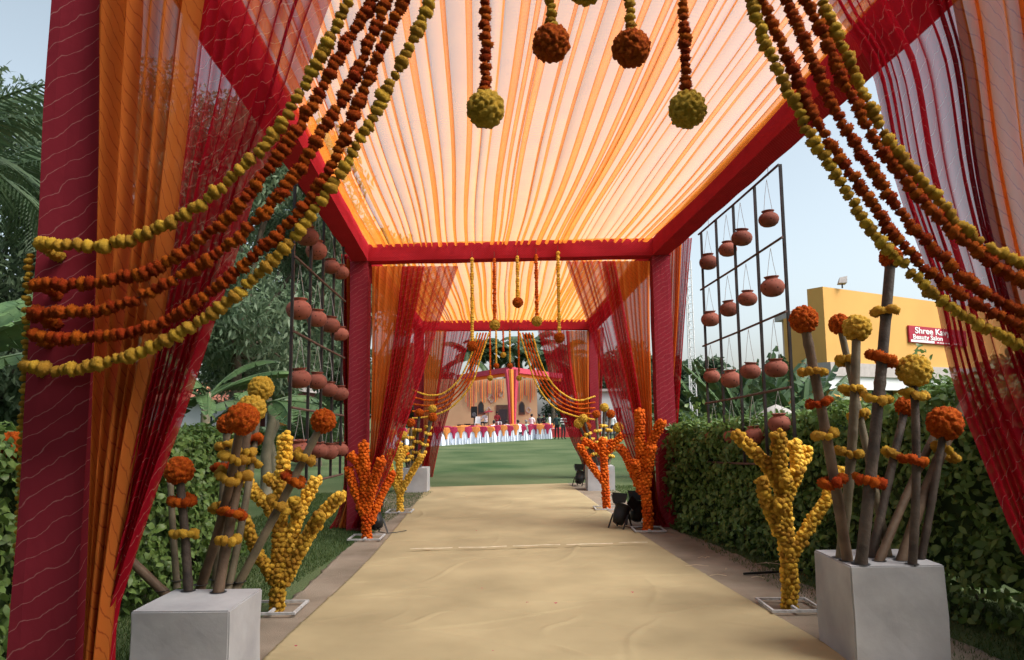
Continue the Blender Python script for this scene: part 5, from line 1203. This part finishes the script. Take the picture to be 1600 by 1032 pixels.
# ------------------------------------------------------------------ people far across the lawn
SKIN = plain('brown_skin', (0.22, 0.11, 0.07), .6, var=.05); HAIR = plain('black_hair', (0.012, 0.01, 0.01), .6, var=.1); GREY = plain('grey_hair', (0.22, 0.21, 0.20), .7, var=.1)
CL = {'white': plain('white_shirt', (.74, .75, .78), .8, var=.05), 'black': plain('black_clothes', (.018, .018, .02), .8, var=.1), 'teal': plain('dark_teal_shirt', (.03, .06, .06), .8, var=.1),
      'navy': plain('navy_trousers', (.025, .03, .05), .8, var=.1), 'sage': plain('sage_shirt', (.30, .40, .33), .8, var=.1), 'stripe': None, 'red': plain('maroon_vest', (.25, .02, .03), .8, var=.1), 'grey': plain('grey_trousers', (.16, .16, .17), .8, var=.1)}
def stripes():
    m, t, out, N, L = nmat('striped_shirt'); tc = N('TexCoord'); sp = N('SeparateXYZ'); L(tc.outputs['Object'], sp.inputs[0])
    f = math_(N, L, 'LESS_THAN', math_(N, L, 'FRACT', math_(N, L, 'MULTIPLY', sp.outputs[2], 6.0)), .45); p = N('BsdfPrincipled'); p.inputs['Roughness'].default_value = .8
    L(mixc(N, L, f, (.02, .02, .022), (.70, .70, .70)), p.inputs['Base Color']); L(p.outputs[0], out.inputs[0]); return m
CL['stripe'] = stripes()
def person(label, p, yaw, pose, top, bottom, hair=HAIR, h=1.70):
    """skin-modifier figure; pose: stand / sit ; local +y is the way the person faces"""
    k = h / 1.70
    if pose.startswith('stand'):
        hip = .92; J = {'pel': (0, 0, hip), 'waist': (0, 0, 1.06), 'chest': (0, .01, 1.27), 'neck': (0, 0, 1.45), 'head': (0, .03, 1.60),
             'shL': (-.17, 0, 1.40), 'shR': (.17, 0, 1.40), 'hipL': (-.09, 0, .88), 'hipR': (.09, 0, .88), 'knL': (-.10, .03, .49), 'knR': (.11, .02, .49), 'anL': (-.10, -.02, .08), 'anR': (.13, -.01, .08), 'toL': (-.12, .14, .04), 'toR': (.16, .14, .04)}
        if pose == 'stand_folded': J.update(elL=(-.24, .03, 1.13), elR=(.24, .03, 1.13), haL=(-.02, .22, 1.15), haR=(.02, .24, 1.10))
        else: J.update(elL=(-.23, -.02, 1.12), elR=(.23, -.02, 1.12), haL=(-.23, .08, .88), haR=(.24, .06, .88))
    else:
        lean = .16 if pose == 'sit_lean' else .02
        J = {'pel': (0, 0, .52), 'waist': (0, .02, .66), 'chest': (0, .02 + lean * .6, .88), 'neck': (0, lean, 1.06), 'head': (0, lean + .04, 1.21),
             'shL': (-.17, lean * .8, 1.01), 'shR': (.17, lean * .8, 1.01), 'hipL': (-.09, .02, .50), 'hipR': (.09, .02, .50), 'knL': (-.13, .44, .52), 'knR': (.13, .44, .52), 'anL': (-.13, .42, .10), 'anR': (.14, .46, .10), 'toL': (-.14, .57, .05), 'toR': (.16, .60, .05),
             'elL': (-.25, lean + .05, .76), 'elR': (.25, lean + .05, .76), 'haL': (-.14, lean + .30, .70), 'haR': (.14, lean + .30, .70)}
    RAD = {'pel': (.145, .105), 'waist': (.13, .095), 'chest': (.155, .105), 'neck': (.055, .055), 'head': (.085, .10), 'shL': (.07, .07), 'shR': (.07, .07), 'hipL': (.09, .09), 'hipR': (.09, .09), 'knL': (.06, .06), 'knR': (.06, .06), 'anL': (.042, .042), 'anR': (.042, .042), 'toL': (.035, .03), 'toR': (.035, .03), 'elL': (.048, .048), 'elR': (.048, .048), 'haL': (.035, .035), 'haR': (.035, .035)}
    names = list(J); E = [('pel', 'waist'), ('waist', 'chest'), ('chest', 'neck'), ('neck', 'head'), ('chest', 'shL'), ('chest', 'shR'), ('shL', 'elL'), ('shR', 'elR'), ('elL', 'haL'), ('elR', 'haR'), ('pel', 'hipL'), ('pel', 'hipR'), ('hipL', 'knL'), ('hipR', 'knR'), ('knL', 'anL'), ('knR', 'anR'), ('anL', 'toL'), ('anR', 'toR')]
    me = bpy.data.meshes.new('skeleton'); me.from_pydata([J[n] for n in names], [(names.index(a_), names.index(b_)) for a_, b_ in E], [])
    o = bpy.data.objects.new('skeleton', me); COL.objects.link(o); md = o.modifiers.new('skin', 'SKIN'); md.use_smooth_shade = True; o.modifiers.new('sub', 'SUBSURF').levels = 1; o.modifiers['sub'].render_levels = 1
    sv = me.skin_vertices[0].data
    for i, n in enumerate(names): sv[i].radius = RAD[n]; sv[i].use_root = (n == 'pel')
    dg = bpy.context.evaluated_depsgraph_get(); ev = o.evaluated_get(dg).to_mesh()
    V = np.array([v.co for v in ev.vertices]); Fs = [list(f.vertices) for f in ev.polygons]; o.evaluated_get(dg).to_mesh_clear(); bpy.data.objects.remove(o)
    nk = J['neck'][2]; pz = J['pel'][2]; hd = Vector(J['head']); mi = []
    for f in Fs:
        c = V[f].mean(0); hand = min((Vector(c) - Vector(J[q])).length for q in ('haL', 'haR'))
        if c[2] > nk + .015 and abs(c[0]) < .13: mi.append(0)
        elif hand < .085: mi.append(0)
        elif c[2] < .075: mi.append(3)
        elif c[2] > pz + .05 - (0 if pose.startswith('stand') else .02) or (not pose.startswith('stand') and abs(c[0]) > .19 and c[2] > .6): mi.append(1)
        elif pose.startswith('stand') and c[2] > .80 and abs(c[0]) > .19: mi.append(1)
        else: mi.append(2)
    R_ = Matrix.Rotation(yaw, 3, 'Z'); W = [R_ @ (Vector(v) * k) + Vector(p) for v in V]
    t = empty('person', p, label, 'person', 'people around the stage')
    mk('body', W, Fs, [SKIN, CL[top], CL[bottom], HAIR], t, smooth=True, mi=mi)
    V3, T3 = ICO2; Hv = V3 * np.array([.098, .112, .115]); keep = [f for f in T3 if (Hv[f].mean(0)[2] > .015 or Hv[f].mean(0)[1] < -.02)]
    mk('hair', [R_ @ ((Vector(v) + hd + Vector((0, -.008, .022))) * k) + Vector(p) for v in Hv], [tuple(f) for f in keep], hair, t, smooth=True)
    m = MB(); fc = [(0, .108, -.01), (.016, .10, -.035), (-.016, .10, -.035), (0, .132, -.035)]
    m.add([R_ @ ((Vector(v) + hd) * k) + Vector(p) for v in fc], [(0, 1, 3), (0, 3, 2), (1, 2, 3)]); m.build('nose', SKIN, t)
def gp(px, py): p = G(px, py); return p
sp_ = lambda px, Y, z=0.0: Vector(((px - 800) / F * Y, Y, z))
person('standing person in a dark teal shirt and black trousers right of the chairs', gp(870.5, 687), 2.7, 'stand', 'teal', 'black')
person('standing person in a black and white striped shirt right of the chairs', gp(880.5, 687), -2.6, 'stand_folded', 'stripe', 'black')
person('standing person in a white shirt behind the right end of the chairs', sp_(857, 54), 1.4, 'stand', 'white', 'navy')
person('standing person in white T-shirt beyond the far right planter', sp_(954, 47), 2.8, 'stand', 'white', 'navy')
person('person in white shirt standing above the seated ones before the stage', sp_(829, 56), -.4, 'stand_folded', 'white', 'grey')
person('person in black standing at the stage, left of the pair', sp_(841, 58), .5, 'stand', 'black', 'black')
person('person in black standing at the stage, right of the pair', sp_(848, 58.5), 2.9, 'stand_folded', 'black', 'black')
p = rowpt(826, .3); person('grey-haired person in a sage shirt seated sideways in the front row', p, .9, 'sit_lean', 'sage', 'navy', GREY)
p = rowpt(812, .35); person('person in white seated in the front row leaning forward', p, .5, 'sit_lean', 'white', 'black')
p = rowpt(771, 1.9); person('person in white seated with a broad back in the second row', p, -.2, 'sit_lean', 'white', 'grey')
p = rowpt(792, 1.9); person('person in white seated left of the pavilion post drape', p, .3, 'sit', 'white', 'navy')
person('drummer in white seated on the stage beside the plastic chair', sp_(758, 56.3, zs), 2.6, 'sit_lean', 'white', 'black')
person('musician in white with maroon scarf seated on the stage near the door', sp_(775, 56.6, zs), -2.6, 'sit', 'red', 'white')
p = rowpt(690, .35); person('person in dark clothes seated at the left of the front row', p, .7, 'sit_lean', 'teal', 'navy')
x = sx(762, 56); um = MB(); V = [(x, 56, zs + 1.42)]; n = 12
for i in range(n): an = 6.2832 * i / n; V.append((x + .42 * math.cos(an), 56 + .38 * math.sin(an), zs + 1.26 + .03 * (i % 2) + .05 * math.cos(an)))
UM = empty('drum', (x, 56, zs), 'dark maroon cymbal on a stand before the stage drummer', 'cymbal')
um.add(V + [(v[0], v[1], v[2] - .03) for v in V], [(0, 1 + i, 1 + (i + 1) % n) for i in range(n)] + [(n + 1, n + 2 + (i + 1) % n, n + 2 + i) for i in range(n)] + [(1 + i, n + 2 + i, n + 2 + (i + 1) % n, 1 + (i + 1) % n) for i in range(n)]); um.build('disc', CL['red'], UM); m = MB(); m.tube([(x, 56, zs), (x, 56, zs + 1.36)], .02, 6); m.build('stand', M['iron'], UM)
UM.name = 'cymbal'
